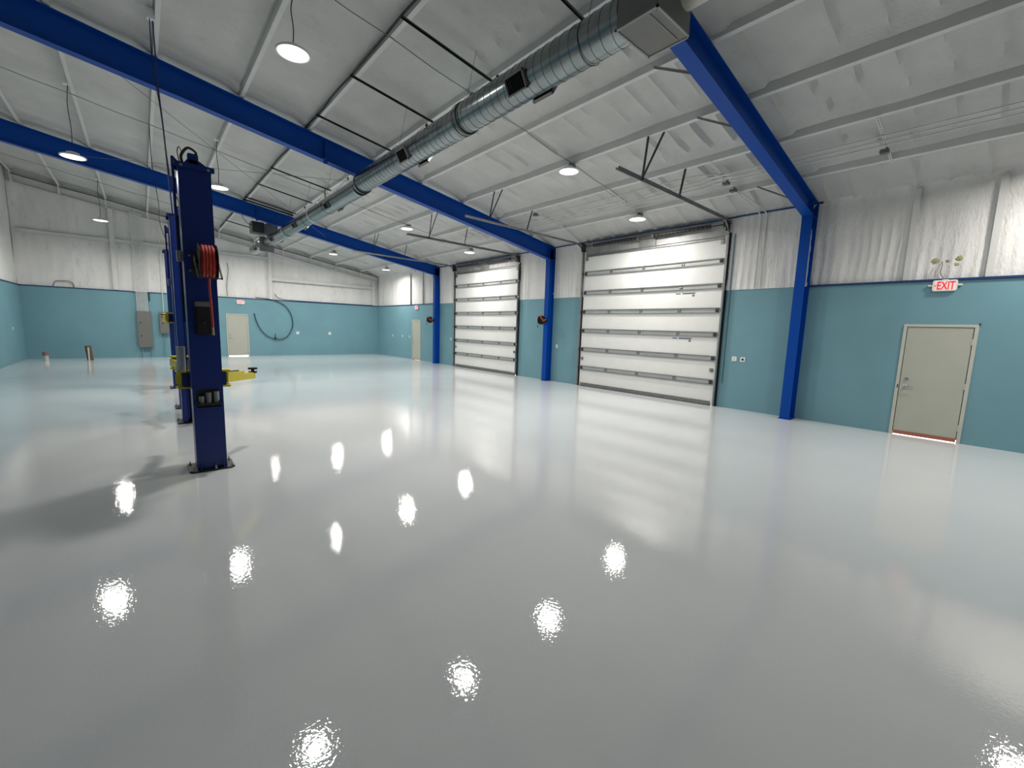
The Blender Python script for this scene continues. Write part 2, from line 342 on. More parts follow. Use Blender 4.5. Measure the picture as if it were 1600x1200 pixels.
# ------------------------------------------------------------------ blue frames
def frame_thing(y, dep, top, label, braces, stiff, ybr):
    t = thing('portal_frame', label, 'steel frame', (XR-0.18, y, 0), 'blue steel portal frames')
    hw = 0.10
    # column: inner flange, outer flange, web
    xi = XR-0.36 if y < 5 else XR-0.28
    b = B(); zt = roof(XR)-dep+0.0
    box(b, xi, xi+0.014, y-hw, y+hw, 0.012, zt-0.02)
    box(b, XR-0.018, XR-0.004, y-hw, y+hw, 0.012, roof(XR)+top*0.2)
    box(b, xi+0.014, XR-0.018, y-0.006, y+0.006, 0.012, roof(XR)-0.03)
    col = obj('column', b, M_BLUE, t, bevel=0.002)
    b = B(); box(b, xi-0.02, XR-0.004, y-hw-0.02, y+hw+0.02, 0.0, 0.014)
    obj('base_plate', b, M_BLUE, col)
    for dy in (-0.07, 0.07):
        b = B(); lathe(b, [(0, 0), (0.012, 0), (0.012, 0.02), (0, 0.02)], (xi+0.10, y+dy, 0.014), n=6); obj('anchor_bolt', b, M_GALV, col)
    # rafter with haunch
    x1 = XR-0.01
    def bot(x):
        d = dep + (0.10*max(0, (0.9-x))/4.5 if x < 0.9 else 0)
        return roof(x)-d
    xs = [XL-0.05, 0.9, xi]
    b = B(); web = [(XL-0.05, bot(XL)+0.014), (0.9, bot(0.9)+0.014), (xi, bot(xi)+0.014), (x1, bot(xi)+0.014), (x1, roof(x1)+top*0.3), (XL-0.05, roof(XL)+top)]
    prism(b, web, 1, y-0.006, y+0.006)
    for (xa, xb) in ((XL-0.05, 0.9), (0.9, xi+0.02)):
        prism(b, [(xa, bot(xa)), (xb, bot(xb)), (xb, bot(xb)+0.014), (xa, bot(xa)+0.014)], 1, y-hw, y+hw)
    prism(b, [(XL-0.05, roof(XL)+top-0.014), (x1, roof(x1)+top*0.3-0.014), (x1, roof(x1)+top*0.3), (XL-0.05, roof(XL)+top)], 1, y-hw, y+hw)
    obj('rafter', b, M_BLUE, t)
    b = B(); box(b, xi+0.014, XR-0.018, y-hw+0.01, y+hw-0.01, bot(xi)-0.012, bot(xi)+0.0); box(b, xi-0.012, xi+0.0, y-hw, y+hw, bot(xi)-0.10, roof(xi)-0.05)
    obj('knee_plate', b, M_BLUE, t)
    for x in stiff:
        b = B(); box(b, x-0.006, x+0.006, y-hw+0.004, y-0.006, bot(x)-0.06, roof(x)-0.02); box(b, x-0.045, x+0.045, y-hw-0.004, y-hw+0.004, bot(x)-0.07, bot(x)+0.05)
        obj('stiffener_plate', b, M_BLUE, t)
    for x in braces:
        b = B(); p = Vector((x, y+ybr, roof(x)+0.08)); q = Vector((x-0.13, y+0.085, bot(x)+0.03))
        bar(b, p, q, 0.045, 0.005, (0, 0, 1)); bar(b, p+Vector((0.02, 0, -0.012)), q+Vector((0.02, 0, -0.012)), 0.005, 0.03, (0, 0, 1))
        obj('flange_brace', b, M_GALV, t)
    return t
frame_thing(3.08, 0.335, 0.085, 'blue steel portal frame beside the beige exit door, its rafter meeting the duct box', [5.86, 7.25, 10.03], [], 0.74)
frame_thing(10.90, 0.44, 0.085, 'blue steel portal frame whose column stands between the two white sectional doors', [], [3.45], 0.5)
frame_thing(18.70, 0.43, 0.085, 'blue steel portal frame closest to the end wall, beyond the smaller-looking sectional door', [], [3.45], 0.5)

# ------------------------------------------------------------------ purlins
ORD = ['along the top of the high side wall', 'second from the high side wall', 'third from the high side wall', 'with pendant cables, fourth from the high side wall', 'fifth from the high side wall',
       'with a black pipe along it', 'running just above the round duct', 'next to the duct on its low side', 'carrying the first hangers of the door tracks', 'carrying the second hangers of the door tracks', 'closest to the eave above the sectional doors']
for x, lab in zip(PURLINS, ORD):
    b = B(); z1 = roof(x)+UP+0.03; z0 = roof(x)+PB; f = 0.065
    prism(b, [(x, z0), (x+f, z0-f/6), (x+f+0.004, z0-f/6+0.02), (x+f-0.004, z0-f/6+0.02), (x+f-0.006, z0-f/6+0.006), (x+0.006, z0+0.006), (x+0.006, z1), (x, z1)], 1, YF, YB-0.12)
    solo('roof_purlin', b, M_WSTEEL, 'white steel roof purlin '+lab, 'roof purlin', 'white roof purlins')
# end wall rafter, posts and girts (white steel)
t = thing('end_wall_framing', 'white sloping end rafter under the roof along the back wall', 'steel frame', (3.8, YB-0.1, 4.5))
b = B()
prism(b, [(XL, roof(XL)+0.06), (XR, roof(XR)+0.02), (XR, roof(XR)+0.01), (XL, roof(XL)+0.05)], 1, YB-0.16, YB-0.02)
prism(b, [(XL, roof(XL)-0.27), (XR, roof(XR)-0.27), (XR, roof(XR)-0.255), (XL, roof(XL)-0.255)], 1, YB-0.15, YB-0.02)
prism(b, [(XL, roof(XL)-0.26), (XR, roof(XR)-0.26), (XR, roof(XR)+0.01), (XL, roof(XL)+0.05)], 1, YB-0.05, YB-0.02)
obj('rafter', b, M_WSTEEL, t)
for x in PURLINS:
    b = B(); bar(b, (x+0.02, YB-0.30, roof(x)+0.09), (x+0.02, YB-0.13, roof(x)-0.24), 0.03, 0.03); box(b, x, x+0.07, YB-0.16, YB-0.13, roof(x)-0.26, roof(x)+0.09)
    obj('purlin_clip', b, M_WSTEEL, t)
b = B(); tube(b, [(x, YB-0.20, roof(x)+0.04-0.012*math.sin(x*1.7)) for x in [XL+0.1+0.3*k for k in range(49)]], 0.014, 6)
obj('conduit', b, M_DKGREY, t, smooth=True)
for x, w, lab in ((-0.77, 0.17, 'white wall post beside the grey breaker panel conduits'), (5.32, 0.15, 'white wall post above the coiled black hose'), (11.0, 0.20, 'white wall post in the far corner')):
    b = B(); box(b, x-w/2, x+w/2, YB-0.10, YB-0.088, TZ+0.04, roof(x)-0.27); box(b, x-0.01, x+0.01, YB-0.088, YB+0.05, TZ+0.04, roof(x)-0.27)
    solo('wall_post', b, M_WSTEEL, lab, 'wall post', 'white posts of the end wall')
for x0, x1, z, lab in ((XL+0.1, -0.86, 5.13, 'white horizontal girt between the corner and the first white post'), (-0.68, 5.24, 5.15, 'white horizontal girt passing behind the conduits'), (5.40, 10.9, 4.10, 'white horizontal girt between the hose post and the far corner')):
    b = B(); box(b, x0, x1, YB-0.07, YB-0.062, z-0.09, z+0.06); box(b, x0, x1, YB-0.062, YB+0.05, z+0.05, z+0.06); box(b, x0, x1, YB-0.085, YB-0.062, z-0.09, z-0.08)
    solo('wall_girt', b, M_WSTEEL, lab, 'wall girt', 'white girts of the end wall')
for y, lab in ((1.40, 'white wall post just left of the torn foam above the exit sign'), (0.32, 'white wall post to the right of the torn foam')):
    b = B(); box(b, XR+0.0, XR+0.01, y-0.045, y+0.045, TZ+0.03, 4.72); box(b, XR+0.01, XR+0.10, y+0.03, y+0.04, TZ+0.03, 4.72)
    solo('wall_post', b, M_WSTEEL, lab, 'wall post', 'white posts above the exit door')
for y, w, lab in ((21.75, 0.16, 'white wall post above the far beige door'), (20.35, 0.10, 'white wall post between the far beige door and the blue column')):
    b = B(); box(b, XR-0.03, XR-0.02, y-w/2, y+w/2, TZ+0.03, 4.66); box(b, XR-0.02, XR+0.10, y-0.01, y+0.01, TZ+0.03, 4.66)
    solo('wall_post', b, M_WSTEEL, lab, 'wall post', 'white posts above the far door')

# ------------------------------------------------------------------ sectional doors
def sectional_door(y0, y1, label, stickers):
    t = thing('sectional_garage_door', label, 'garage door', (XR-0.05, (y0+y1)/2, 0))
    n = 7; H = OH/n; xf = XR-0.045
    w = y1-y0
    for k in range(n):
        b = B(); z0 = k*H+0.004+(0.02 if k == 0 else 0)
        box(b, xf, xf+0.044, y0-0.03, y1+0.03, z0, (k+1)*H-0.004)
        obj('door_section', b, M_DOORP, t, bevel=0.004)
    for k in range(1, n):
        z = k*H; b = B()
        # galvanised channel across the joint: a flat back and two lips
        box(b, xf-0.008, xf-0.001, y0-0.01, y1+0.01, z-0.056, z+0.056)
        s = obj('reinforcing_strut', b, M_STRUT, t)
        for sg in (1, -1):
            b = B(); zz = sorted((z+sg*0.056, z+sg*0.064)); box(b, xf-0.034, xf-0.001, y0-0.01, y1+0.01, zz[0], zz[1])
            zz = sorted((z+sg*0.050, z+sg*0.070)); box(b, xf-0.038, xf-0.034, y0-0.01, y1+0.01, zz[0], zz[1])
            obj('strut_lip', b, M_GALV, s)
        for q in (0.235, 0.49, 0.76):
            yy = y1-q*w; b = B()
            box(b, xf-0.020, xf-0.006, yy-0.045, yy-0.018, z-0.04, z+0.04); box(b, xf-0.020, xf-0.006, yy+0.018, yy+0.045, z-0.04, z+0.04)
            tube(b, [(xf-0.024, yy-0.04, z), (xf-0.024, yy+0.04, z)], 0.010, 8)
            obj('hinge', b, M_GALV, s)
        for yy, sg in ((y0+0.05, 1), (y1-0.05, -1)):
            b = B(); box(b, xf-0.035, xf-0.006, yy-0.035, yy+0.035, z-0.05, z+0.05)
            tube(b, [(xf-0.055, yy+sg*0.03, z), (xf-0.055, yy-sg*0.10, z)], 0.008, 8)
            lathe(b, [(0, 0), (0.024, 0), (0.024, 0.02), (0, 0.02)], (xf-0.055, yy-sg*0.10, z), (0, -sg, 0), 12)
            obj('roller_bracket', b, M_DKGREY, s)
    for z0, z1, nm in ((0.02, 0.115, 'bottom_rail'), (OH-0.085, OH-0.01, 'top_rail')):
        b = B(); box(b, xf-0.008, xf-0.001, y0+0.02, y1-0.02, z0, z1); box(b, xf-0.035, xf-0.008, y0+0.02, y1-0.02, z1-0.01, z1); box(b, xf-0.035, xf-0.008, y0+0.02, y1-0.02, z0, z0+0.01)
        obj(nm, b, M_GALV, t)
    b = B(); box(b, xf+0.002, xf+0.03, y0, y1, 0.0, 0.024); obj('floor_seal', b, M_RUBBER, t)
    for yy in (y0+0.06, y1-0.06):
        b = B(); box(b, xf-0.03, xf, yy-0.04, yy+0.04, OH-0.20, OH-0.10); obj('top_bracket', b, M_GALV, t)
        b = B(); box(b, xf-0.03, xf, yy-0.045, yy+0.045, 0.62+0.27, 0.62+0.36); lathe(b, [(0, 0), (0.03, 0), (0.03, 0.03), (0, 0.03)], (xf-0.03, yy, 0.935), (-1, 0, 0), 12); obj('side_latch', b, M_GALV, t)
    for z in stickers:
        b = B(); yy = y0+1.05
        box(b, xf-0.0015, xf, yy-0.38, yy-0.02, z-0.014, z+0.014); box(b, xf-0.0015, xf, yy+0.03, yy+0.17, z-0.012, z+0.012)
        s = obj('warning_sticker', b, M_STICK, t)
        b = B(); box(b, xf-0.0015, xf, yy-0.37, yy-0.30, z-0.085, z-0.035); obj('symbol', b, M_STICKR, s)
    # torsion spring shaft
    zs = 4.59; xs = xf-0.10
    sh = B(); tube(sh, [(xs, y0-0.15, zs), (xs, y1+0.15, zs)], 0.016, 10); shaft = obj('torsion_shaft', sh, M_DKGREY, t, smooth=True)
    cy = (y0+y1)/2
    for ya, yb in ((y0+0.38, cy-0.28), (cy+0.28, y1-0.38)):
        b = B(); N = 120; L = yb-ya
        pts = [(xs+0.043*math.cos(k*PI/5), ya+L*k/N*1.0, zs-0.03*math.sin(PI*k/N)-0.0+0.043*math.sin(k*PI/5)) for k in range(N+1)]
        lathe(b, [(0, 0), (0.045, 0), (0.045, L), (0, L)], (xs, ya, zs), (0, 1, 0), 14)
        for v in b.verts: v.co.z -= 0.0
        k = 0
        while ya+k*0.115 < yb:
            lathe(b, [(0.046, 0), (0.051, 0.004), (0.051, 0.098), (0.046, 0.102)], (xs, ya+k*0.115, zs), (0, 1, 0), 14); k += 1
        sp = obj('torsion_spring', b, M_BLACK, t, smooth=True)
        k = 0
        while ya+k*0.115 < yb:
            b = B(); lathe(b, [(0.048, 0), (0.0525, 0.001), (0.0525, 0.010), (0.048, 0.011)], (xs, ya+k*0.115-0.011, zs), (0, 1, 0), 14); k += 1
            obj('coil_band', b, M_GREY, sp, smooth=True)
    b = B(); box(b, XR-0.03, XR-0.01, cy-0.27, cy+0.27, OH+0.02, 4.68); obj('center_plate', b, M_GALV, t, bevel=0.003)
    for yy in (cy-0.24, cy+0.24):
        b = B(); box(b, xs-0.03, XR-0.03, yy-0.012, yy+0.012, zs-0.05, zs+0.05); box(b, XR-0.04, XR-0.03, yy-0.04, yy+0.04, OH, 4.70); obj('shaft_bracket', b, M_GALV, t)
    for yy, sg in ((y0-0.06, -1), (y1+0.06, 1)):
        b = B(); box(b, xs-0.08, XR-0.005, yy-0.006, yy+0.006, zs-0.17, zs+0.11); obj('end_bearing_plate', b, M_DKGREY, t, bevel=0.002)
        b = B(); lathe(b, [(0, 0), (0.075, 0), (0.078, 0.01), (0.06, 0.02), (0.055, 0.06), (0.07, 0.07), (0, 0.075)], (xs, yy-sg*0.012, zs), (0, -sg, 0), 20); obj('cable_drum', b, M_DKGREY, t, smooth=True)
        # tracks: vertical, quarter curve, horizontal
        xt = xf-0.055; zt = 4.66; r = 0.38
        pts = [Vector((xt, 0, 0.03)), Vector((xt, 0, zt-r))]
        for a in range(1, 9):
            an = a/9*PI/2; pts.append(Vector((xt-r+r*math.cos(an), 0, zt-r+r*math.sin(an))))
        pts += [Vector((xt-r, 0, zt)), Vector((6.45, 0, zt+0.03))]
        b = B()
        prof = [(-0.024, -0.012), (0.024, -0.012), (0.024, -0.007), (-0.018, -0.007), (-0.018, 0.020), (-0.024, 0.020)]
        rings = []
        for i, p in enumerate(pts):
            tt = (pts[min(i+1, len(pts)-1)]-pts[max(i-1, 0)]).normalized(); nn = Vector((tt.z, 0, -tt.x))
            rings.append([b.verts.new(p+nn*u*1.0+Vector((0, yy+sg*0.02+sg*v_, 0))) for u, v_ in prof])
        for A, Z in zip(rings, rings[1:]):
            for k in range(6): b.faces.new((A[k], A[(k+1) % 6], Z[(k+1) % 6], Z[k]))
        b.faces.new(rings[0]); b.faces.new(rings[-1][::-1])
        tr = obj('track', b, M_GALV, t)
        b = B(); box(b, XR-0.07, XR-0.002, yy+sg*0.035-0.004, yy+sg*0.035+0.004, 0.0, 4.40); box(b, XR-0.012, XR-0.002, yy+sg*0.035-0.03, yy+sg*0.035+0.03, 0, 4.40)
        obj('jamb_angle', b, M_DKGREY, tr)
        b = B(); bar(b, (xt-r, yy+sg*0.045, zt+0.015), (6.47, yy+sg*0.045, zt+0.045), 0.006, 0.045); bar(b, (xt-r, yy+sg*0.05, zt+0.038), (6.47, yy+sg*0.05, zt+0.068), 0.03, 0.005)
        bar(b, (XR-0.03, yy+sg*0.045, zt+0.0), (xt-r, yy+sg*0.045, zt+0.015), 0.005, 0.03)
        obj('track_angle', b, M_GALV, tr)
        for xa, xb, dy in ((7.24, 7.33, -0.06), (7.22, 7.36, -0.36), (8.63, 8.70, -0.10)):
            b = B(); bar(b, (xa, yy+sg*0.045, zt+0.01), (xb, yy+dy, roof(xb)+PB), 0.035, 0.004, (1, 0, 0)); bar(b, (xa, yy+sg*0.045+0.016, zt+0.01), (xb, yy+dy+0.016, roof(xb)+PB), 0.004, 0.03, (0, 1, 0))
            obj('track_hanger', b, M_DKGREY, tr)
    return t
sectional_door(OB[0], OB[1], 'large white sectional garage door with two small blue stickers, nearest to the beige exit door', [4.345*4/7+0.46, 4.345*2/7+0.49])
sectional_door(OA[0], OA[1], 'white sectional garage door without stickers, between two blue columns', [])

# ------------------------------------------------------------------ duct
DX = 4.07
def zc(y): return 5.12 if y < 10.5 else 5.03
t = thing('spiral_duct', 'long round galvanised spiral duct hanging under the roof', 'air duct', (DX, 12, 5.0))
def cyl_section(y0, y1, z, R, seams=True):
    b = B(); lathe(b, [(R-0.01, 0), (R, 0), (R, y1-y0), (R-0.01, y1-y0)], (DX, y0, z), (0, 1, 0), 48)
    s = obj('duct_section', b, M_DUCT, t, smooth=True)
    if seams:
        b = B(); pitch = 0.145; N = int((y1-y0)/pitch*24); rr = R+0.0015
        pts = [(DX+rr*math.cos(2*PI*k/24), y0+0.01+(y1-y0-0.02)*k/N, z+rr*math.sin(2*PI*k/24)) for k in range(N+1)]
        tube(b, pts, 0.0035, 4); obj('spiral_seam', b, M_SEAM, s, smooth=True)
    return s
cyl_section(2.98, 6.0, 5.12, 0.222); cyl_section(6.0, 10.15, 5.10, 0.216)
cyl_section(10.3, 13.9, 5.04, 0.200, False); cyl_section(13.9, 17.0, 5.03, 0.195, False); cyl_section(17.0, 20.1, 5.02, 0.195, False); cyl_section(20.5, 22.9, 5.02, 0.185, False)
for y, R, m_, z in ((5.96, 0.232, M_DUCT, 5.115), (10.12, 0.224, M_SEAM, 5.09), (13.9, 0.207, M_BAND, 5.03), (17.0, 0.200, M_BAND, 5.02)):
    b = B(); lathe(b, [(R-0.03, 0), (R, 0.003), (R, 0.05), (R-0.03, 0.053)], (DX, y, z), (0, 1, 0), 48)
    if R > 0.23:
        lathe(b, [(R, 0.0), (R+0.006, 0.0), (R+0.006, 0.010), (R, 0.010)], (DX, y-0.01, z), (0, 1, 0), 48)
        lathe(b, [(R, 0.0), (R+0.006, 0.0), (R+0.006, 0.010), (R, 0.010)], (DX, y+0.09, z), (0, 1, 0), 48)
    obj('duct_collar', b, m_ if R < 0.23 else M_SEAM, t, smooth=True)
b = B(); lathe(b, [(0.222, 0), (0.20, 0.17)], (DX, 10.14, 5.07), (0, 1, 0), 40); obj('duct_reducer', b, M_DUCT, t, smooth=True)
def register(y, ang, w=0.36, h=0.22, R=0.222, z=5.11):
    c = Vector((DX+math.cos(ang)*(R+0.015), y, z+math.sin(ang)*(R+0.015))); n = Vector((math.cos(ang), 0, math.sin(ang))); u = Vector((-math.sin(ang), 0, math.cos(ang))); v = Vector((0, 1, 0))
    def ob(b, uc, vc, nc, uh, vh, nh):
        vs = [b.verts.new(c+u*(uc+a*uh)+v*(vc+e*vh)+n*(nc+g*nh)) for a in (-1, 1) for e in (-1, 1) for g in (-1, 1)]
        for f in ((0, 1, 3, 2), (4, 6, 7, 5), (0, 4, 5, 1), (2, 3, 7, 6), (0, 2, 6, 4), (1, 5, 7, 3)): b.faces.new([vs[i] for i in f])
    b = B(); e = 0.018
    ob(b, h/2-e/2, 0, 0, e/2, w/2, 0.02); ob(b, -h/2+e/2, 0, 0, e/2, w/2, 0.02); ob(b, 0, w/2-e/2, 0, h/2, e/2, 0.02); ob(b, 0, -w/2+e/2, 0, h/2, e/2, 0.02)
    fr = obj('vent_register', b, M_GREY, t)
    b = B(); ob(b, 0, 0, -0.015, h/2-e, w/2-e, 0.003)
    for k in range(9): ob(b, 0, -w/2+e+(k+0.5)*(w-2*e)/9, 0.0, h/2-e, 0.003, 0.012)
    obj('grille', b, M_BLACK, fr)
for y in (4.55, 7.75):
    register(y, math.radians(208), z=5.12 if y < 6 else 5.10); register(y-0.15, math.radians(-32), z=5.12 if y < 6 else 5.10)
for y in (12.2, 15.4, 18.6): register(y, math.radians(208), 0.30, 0.16, 0.197, 5.03); register(y-0.1, math.radians(-32), 0.30, 0.16, 0.197, 5.03)
register(21.7, math.radians(208), 0.26, 0.12, 0.187, 5.02)
b = B(); lathe(b, [(0, 0), (0.186, 0), (0.186, 0.02), (0, 0.02)], (DX, 22.88, 5.02), (0, 1, 0), 32); obj('end_cap', b, M_GALV, t)
# near plenum box with its further round branch
b = B(); box(b, 3.84, 4.45, 2.50, 2.965, 4.89, 5.45); pl = obj('plenum_box', b, M_GREY, t, bevel=0.004)
b = B()
for s0, s1 in (((3.83, 2.49), (4.46, 2.51)), ((3.83, 2.955), (4.46, 2.975)), ((3.83, 2.49), (3.85, 2.975)), ((4.44, 2.49), (4.46, 2.975))): box(b, s0[0], s1[0], s0[1], s1[1], 4.882, 4.90)
box(b, 3.88, 4.41, 2.60, 2.608, 4.882, 4.89)
obj('seam_flange', b, M_GALV, pl)
b = B(); lathe(b, [(0.14, 0), (0.14, 1.2), (0.12, 1.2)], (4.33, 2.50, 5.22), (0, -1, 0), 32); obj('branch_duct', b, M_PVC, pl, smooth=True)
b = B(); box(b, 3.78, 4.30, 20.1, 20.14, 4.66, 5.24); box(b, 3.84, 4.30, 20.14, 20.5, 4.72, 5.20); obj('plenum_box', b, M_GALV, t, bevel=0.003)
# heater unit above it
t2 = thing('unit_heater', 'small dark unit heater hanging beside the duct beyond the far blue rafter', 'heater', (3.62, 19.5, 5.2))
b = B(); box(b, 3.40, 3.80, 19.25, 19.75, 5.22, 5.62); hb = obj('housing', b, M_DKGREY, t2, bevel=0.008)
b = B(); box(b, 3.385, 3.40, 19.25, 19.75, 5.22, 5.62); obj('side_cover', b, M_GALV, t2)
b = B(); box(b, 3.80, 4.30, 19.35, 19.75, 5.22, 5.60); box(b, 3.95, 4.22, 19.4, 19.7, 5.6, 5.82); obj('outlet_duct', b, M_GALV, t2)
b = B(); tube(b, catmull([(3.42, 19.3, 5.5), (3.30, 19.2, 5.45), (3.15, 19.1, 5.55), (3.02, 19.0, 5.72)]), 0.012, 6); obj('power_cord', b, M_RUBBER, t2)
for x in (3.45, 3.75):
    b = B(); tube(b, [(x, 19.5, 5.62), (x, 19.5, roof(x)+UP-0.04)], 0.006, 6); obj('hanger_rod', b, M_GALV, t2)
for y in (3.5, 5.9, 8.2, 12.6, 14.6, 16.8, 21.0):
    b = B(); R = 0.226 if y < 10 else 0.204; z = 5.11 if y < 10 else 5.03
    for a in range(0, 25): pass
    tube(b, [(DX+R*math.cos(a/24*PI*2), y, z+R*math.sin(a/24*PI*2)) for a in range(25)], 0.004, 5)
    tube(b, [(DX+0.03, y, z+R), (4.62, y, roof(4.6)+PB)], 0.004, 5)
    tube(b, [(DX-0.05, y, z+R), (4.20, y+0.02, roof(4.2)+UP-0.05)], 0.003, 5)
    box(b, 4.605, 4.635, y-0.02, y+0.02, roof(4.6)+0.02, roof(4.6)+PB)
    obj('hanger_wire', b, M_RUBBER, t)
b = B(); lathe(b, [(0, 0), (0.03, 0), (0.035, 0.03), (0.02, 0.06), (0, 0.06)], (4.60, 6.62, roof(4.6)-0.0), (0, 0, 1), 12); box(b, 4.56, 4.64, 6.57, 6.67, roof(4.6)-0.04, roof(4.6))
obj('hanger_clamp', b, M_GALV, t)

# black bars between the two purlins left of the duct
BARN = {4.14: 'beside the duct plenum box', 6.08: 'second from the plenum box', 8.02: 'third from the plenum box', 9.96: 'nearest this side of the middle blue rafter', 14.15: 'first beyond the middle blue rafter', 16.07: 'second beyond the middle blue rafter', 18.08: 'third beyond the middle blue rafter', 18.46: 'wide stand-in for a dark recess, far rafter', 22.85: 'one beyond the far blue rafter'}
for y, lab in BARN.items():
    b = B(); w = 0.035 if y != 18.46 else 0.10  # wide one is no brace: black strip added to draw a dark ceiling recess
    bar(b, (3.03, y+0.03, roof(3.03)+0.085), (4.66, y-0.02, roof(4.66)+0.085), w, 0.006); bar(b, (3.03, y+0.03+w/2, roof(3.03)+0.075), (4.66, y-0.02+w/2, roof(4.66)+0.075), 0.006, 0.03)
    solo('purlin_brace', b, M_BLACK, 'black bracing bar between purlins by the duct, '+lab, 'brace', 'black bars between two purlins')
b = B(); tube(b, [(3.065+0.010*math.sin(k*1.3), YF+0.1+k*0.5, roof(3.06)+0.115+0.01*math.sin(k*2.1)) for k in range(76)], 0.017, 6)
solo('gas_pipe', b, M_RUBBER, 'thin black pipe running along the side of a roof purlin', 'pipe', smooth=True)

# ------------------------------------------------------------------ high bay lights
LIGHTS = [(1.85, 7.06, 5.60, 'pendant', 'brightest round white pendant light above the near rafters'),
          (-0.94, 14.06, 5.33, 'pendant', 'round white pendant light in front of the far blue rafter on a long cord'),
          (1.72, 13.8, 5.23, 'pendant', 'round white pendant light just right of the tall lift column'),
          (-0.94, 22.6, 5.37, 'pendant', 'round white pendant light near the breaker panel wall'),
          (1.8, 22.8, 5.35, 'pendant', 'round white light behind the tall lift column'),
          (4.6, 6.6, 5.50, 'flush', 'round white light hidden behind the near stretch of duct'),
          (4.5, 14.3, 5.50, 'flush', 'round white light hidden behind the far stretch of duct'),
          (4.5, 23.2, 5.50, 'flush', 'round white light behind the duct end'),
          (7.25, 6.66, 5.28, 'flush', 'round white light mounted midway along the bay beside the large door track'),
          (7.42, 14.55, 5.29, 'flush', 'small round white light between the middle and far blue rafters'),
          (7.69, 23.2, 5.38, 'flush', 'small round white light beyond the far rafter near the end wall'),
          (10.14, 6.77, 4.83, 'flush', 'round white light right above the stickered garage door'),
          (10.14, 14.5, 4.83, 'flush', 'small round white light above the garage door without stickers'),
          (10.14, 22.3, 4.79, 'flush', 'small round white light in the far corner above the beige door'),
          (7.35, -0.9, 5.26, 'flush', 'round white light in the row beyond the exit door, higher up the roof'),  # out of view; inferred from the lamp grid, added to brighten the right side
          (10.15, -0.9, 4.93, 'flush', 'round white light near the eave beyond the exit door')]
def light(x, y, z, kind, label):
    t = thing('high_bay_light', label, 'ceiling light', (x, y, z), 'round high bay lights')
    b = B(); lathe(b, [(0.0, 0.0), (0.20, 0.0)], (x, y, z+0.004), n=32); obj('diffuser', b, M_LAMP, t)
    ld = bpy.data.lights.new('lamp', 'AREA'); ld.shape = 'DISK'; ld.size = 0.39; ld.energy = LAMP_W; ld.color = (1.0, 0.965, 0.91); ld.spread = math.radians(164)
    lo = bpy.data.objects.new('lamp', ld); COL.objects.link(lo); lo.parent = t; lo.location = (0, 0, -0.006)
    b = B(); lathe(b, [(0.202, 0.0), (0.222, -0.004), (0.226, 0.016), (0.21, 0.03), (0.12, 0.045), (0.11, 0.09), (0.09, 0.10), (0, 0.10)], (x, y, z+0.004), n=32); obj('housing', b, M_WPLAS if kind == 'flush' else M_BAND, t, smooth=True)
    ztop = roof(x)+(0.075 if kind == 'pendant' else (0.09 if x < 10.4 else UP-0.15))
    if kind == 'pendant':
        b = B(); tube(b, catmull([(x, y, z+0.10), (x+0.012, y, z+0.10+(ztop-z-0.1)*0.35), (x-0.012, y, z+0.1+(ztop-z-0.1)*0.7), (x+0.02, y, ztop)]), 0.007, 6); obj('cord', b, M_RUBBER, t)
        b = B(); box(b, x-0.05, x+0.05, y-0.04, y+0.04, ztop, ztop+0.03); obj('ceiling_box', b, M_WPLAS, t)
    else:
        b = B(); tube(b, [(x+0.03, y, z+0.1), (x+0.03, y, max(ztop, z+0.14))], 0.018, 8); obj('stem', b, M_GREY, t)
        b = B(); box(b, x-0.02, x+0.10, y-0.10, y-0.0, z+0.10, z+0.15); obj('driver_box', b, M_GREY, t)
        b = B(); pts = [(x+0.10+0.05*math.cos(a), y-0.06, z+0.12+0.05*math.sin(a)) for a in [k/16*2*PI for k in range(17)]]; tube(b, pts, 0.005, 5); obj('safety_loop', b, M_DKGREY, t)
for L_ in LIGHTS: light(*L_)
# thin conduits feeding the light rows
def under(x): return roof(x)+0.08
for y, lab in ((6.62, 'thin grey conduit crossing under the purlins along the near row of lights'), (14.55, 'thin grey conduit crossing under the purlins along the middle row of lights'), (23.0, 'thin grey conduit crossing under the purlins along the far row of lights')):
    b = B(); xs = [XL+0.1]+[p+0.03 for p in PURLINS[1:]]; pts = []
    for xa, xb in zip(xs, xs[1:]):
        pts += [(xa, y, under(xa)), ((xa+xb)/2, y+0.02, under((xa+xb)/2)-0.008)]
    tube(b, catmull(pts, 3), 0.007, 6); solo('lighting_conduit', b, M_GREY, lab, 'conduit', 'thin conduits along the light rows', smooth=True)
# stay wires crossing the middle bay
for p, q, lab in (((-0.3, 10.98, 6.32), (5.9, 18.62, 5.32), 'thin stay wire running diagonally from the middle rafter towards the duct'), ((5.03, 10.98, 5.46), (-1.33, 18.62, 6.50), 'thin stay wire crossing the other one, rising towards the high side')):
    b = B(); tube(b, [p, q], 0.005, 5); solo('stay_wire', b, M_GREY, lab, 'wire', 'thin stay wires of the middle bay')

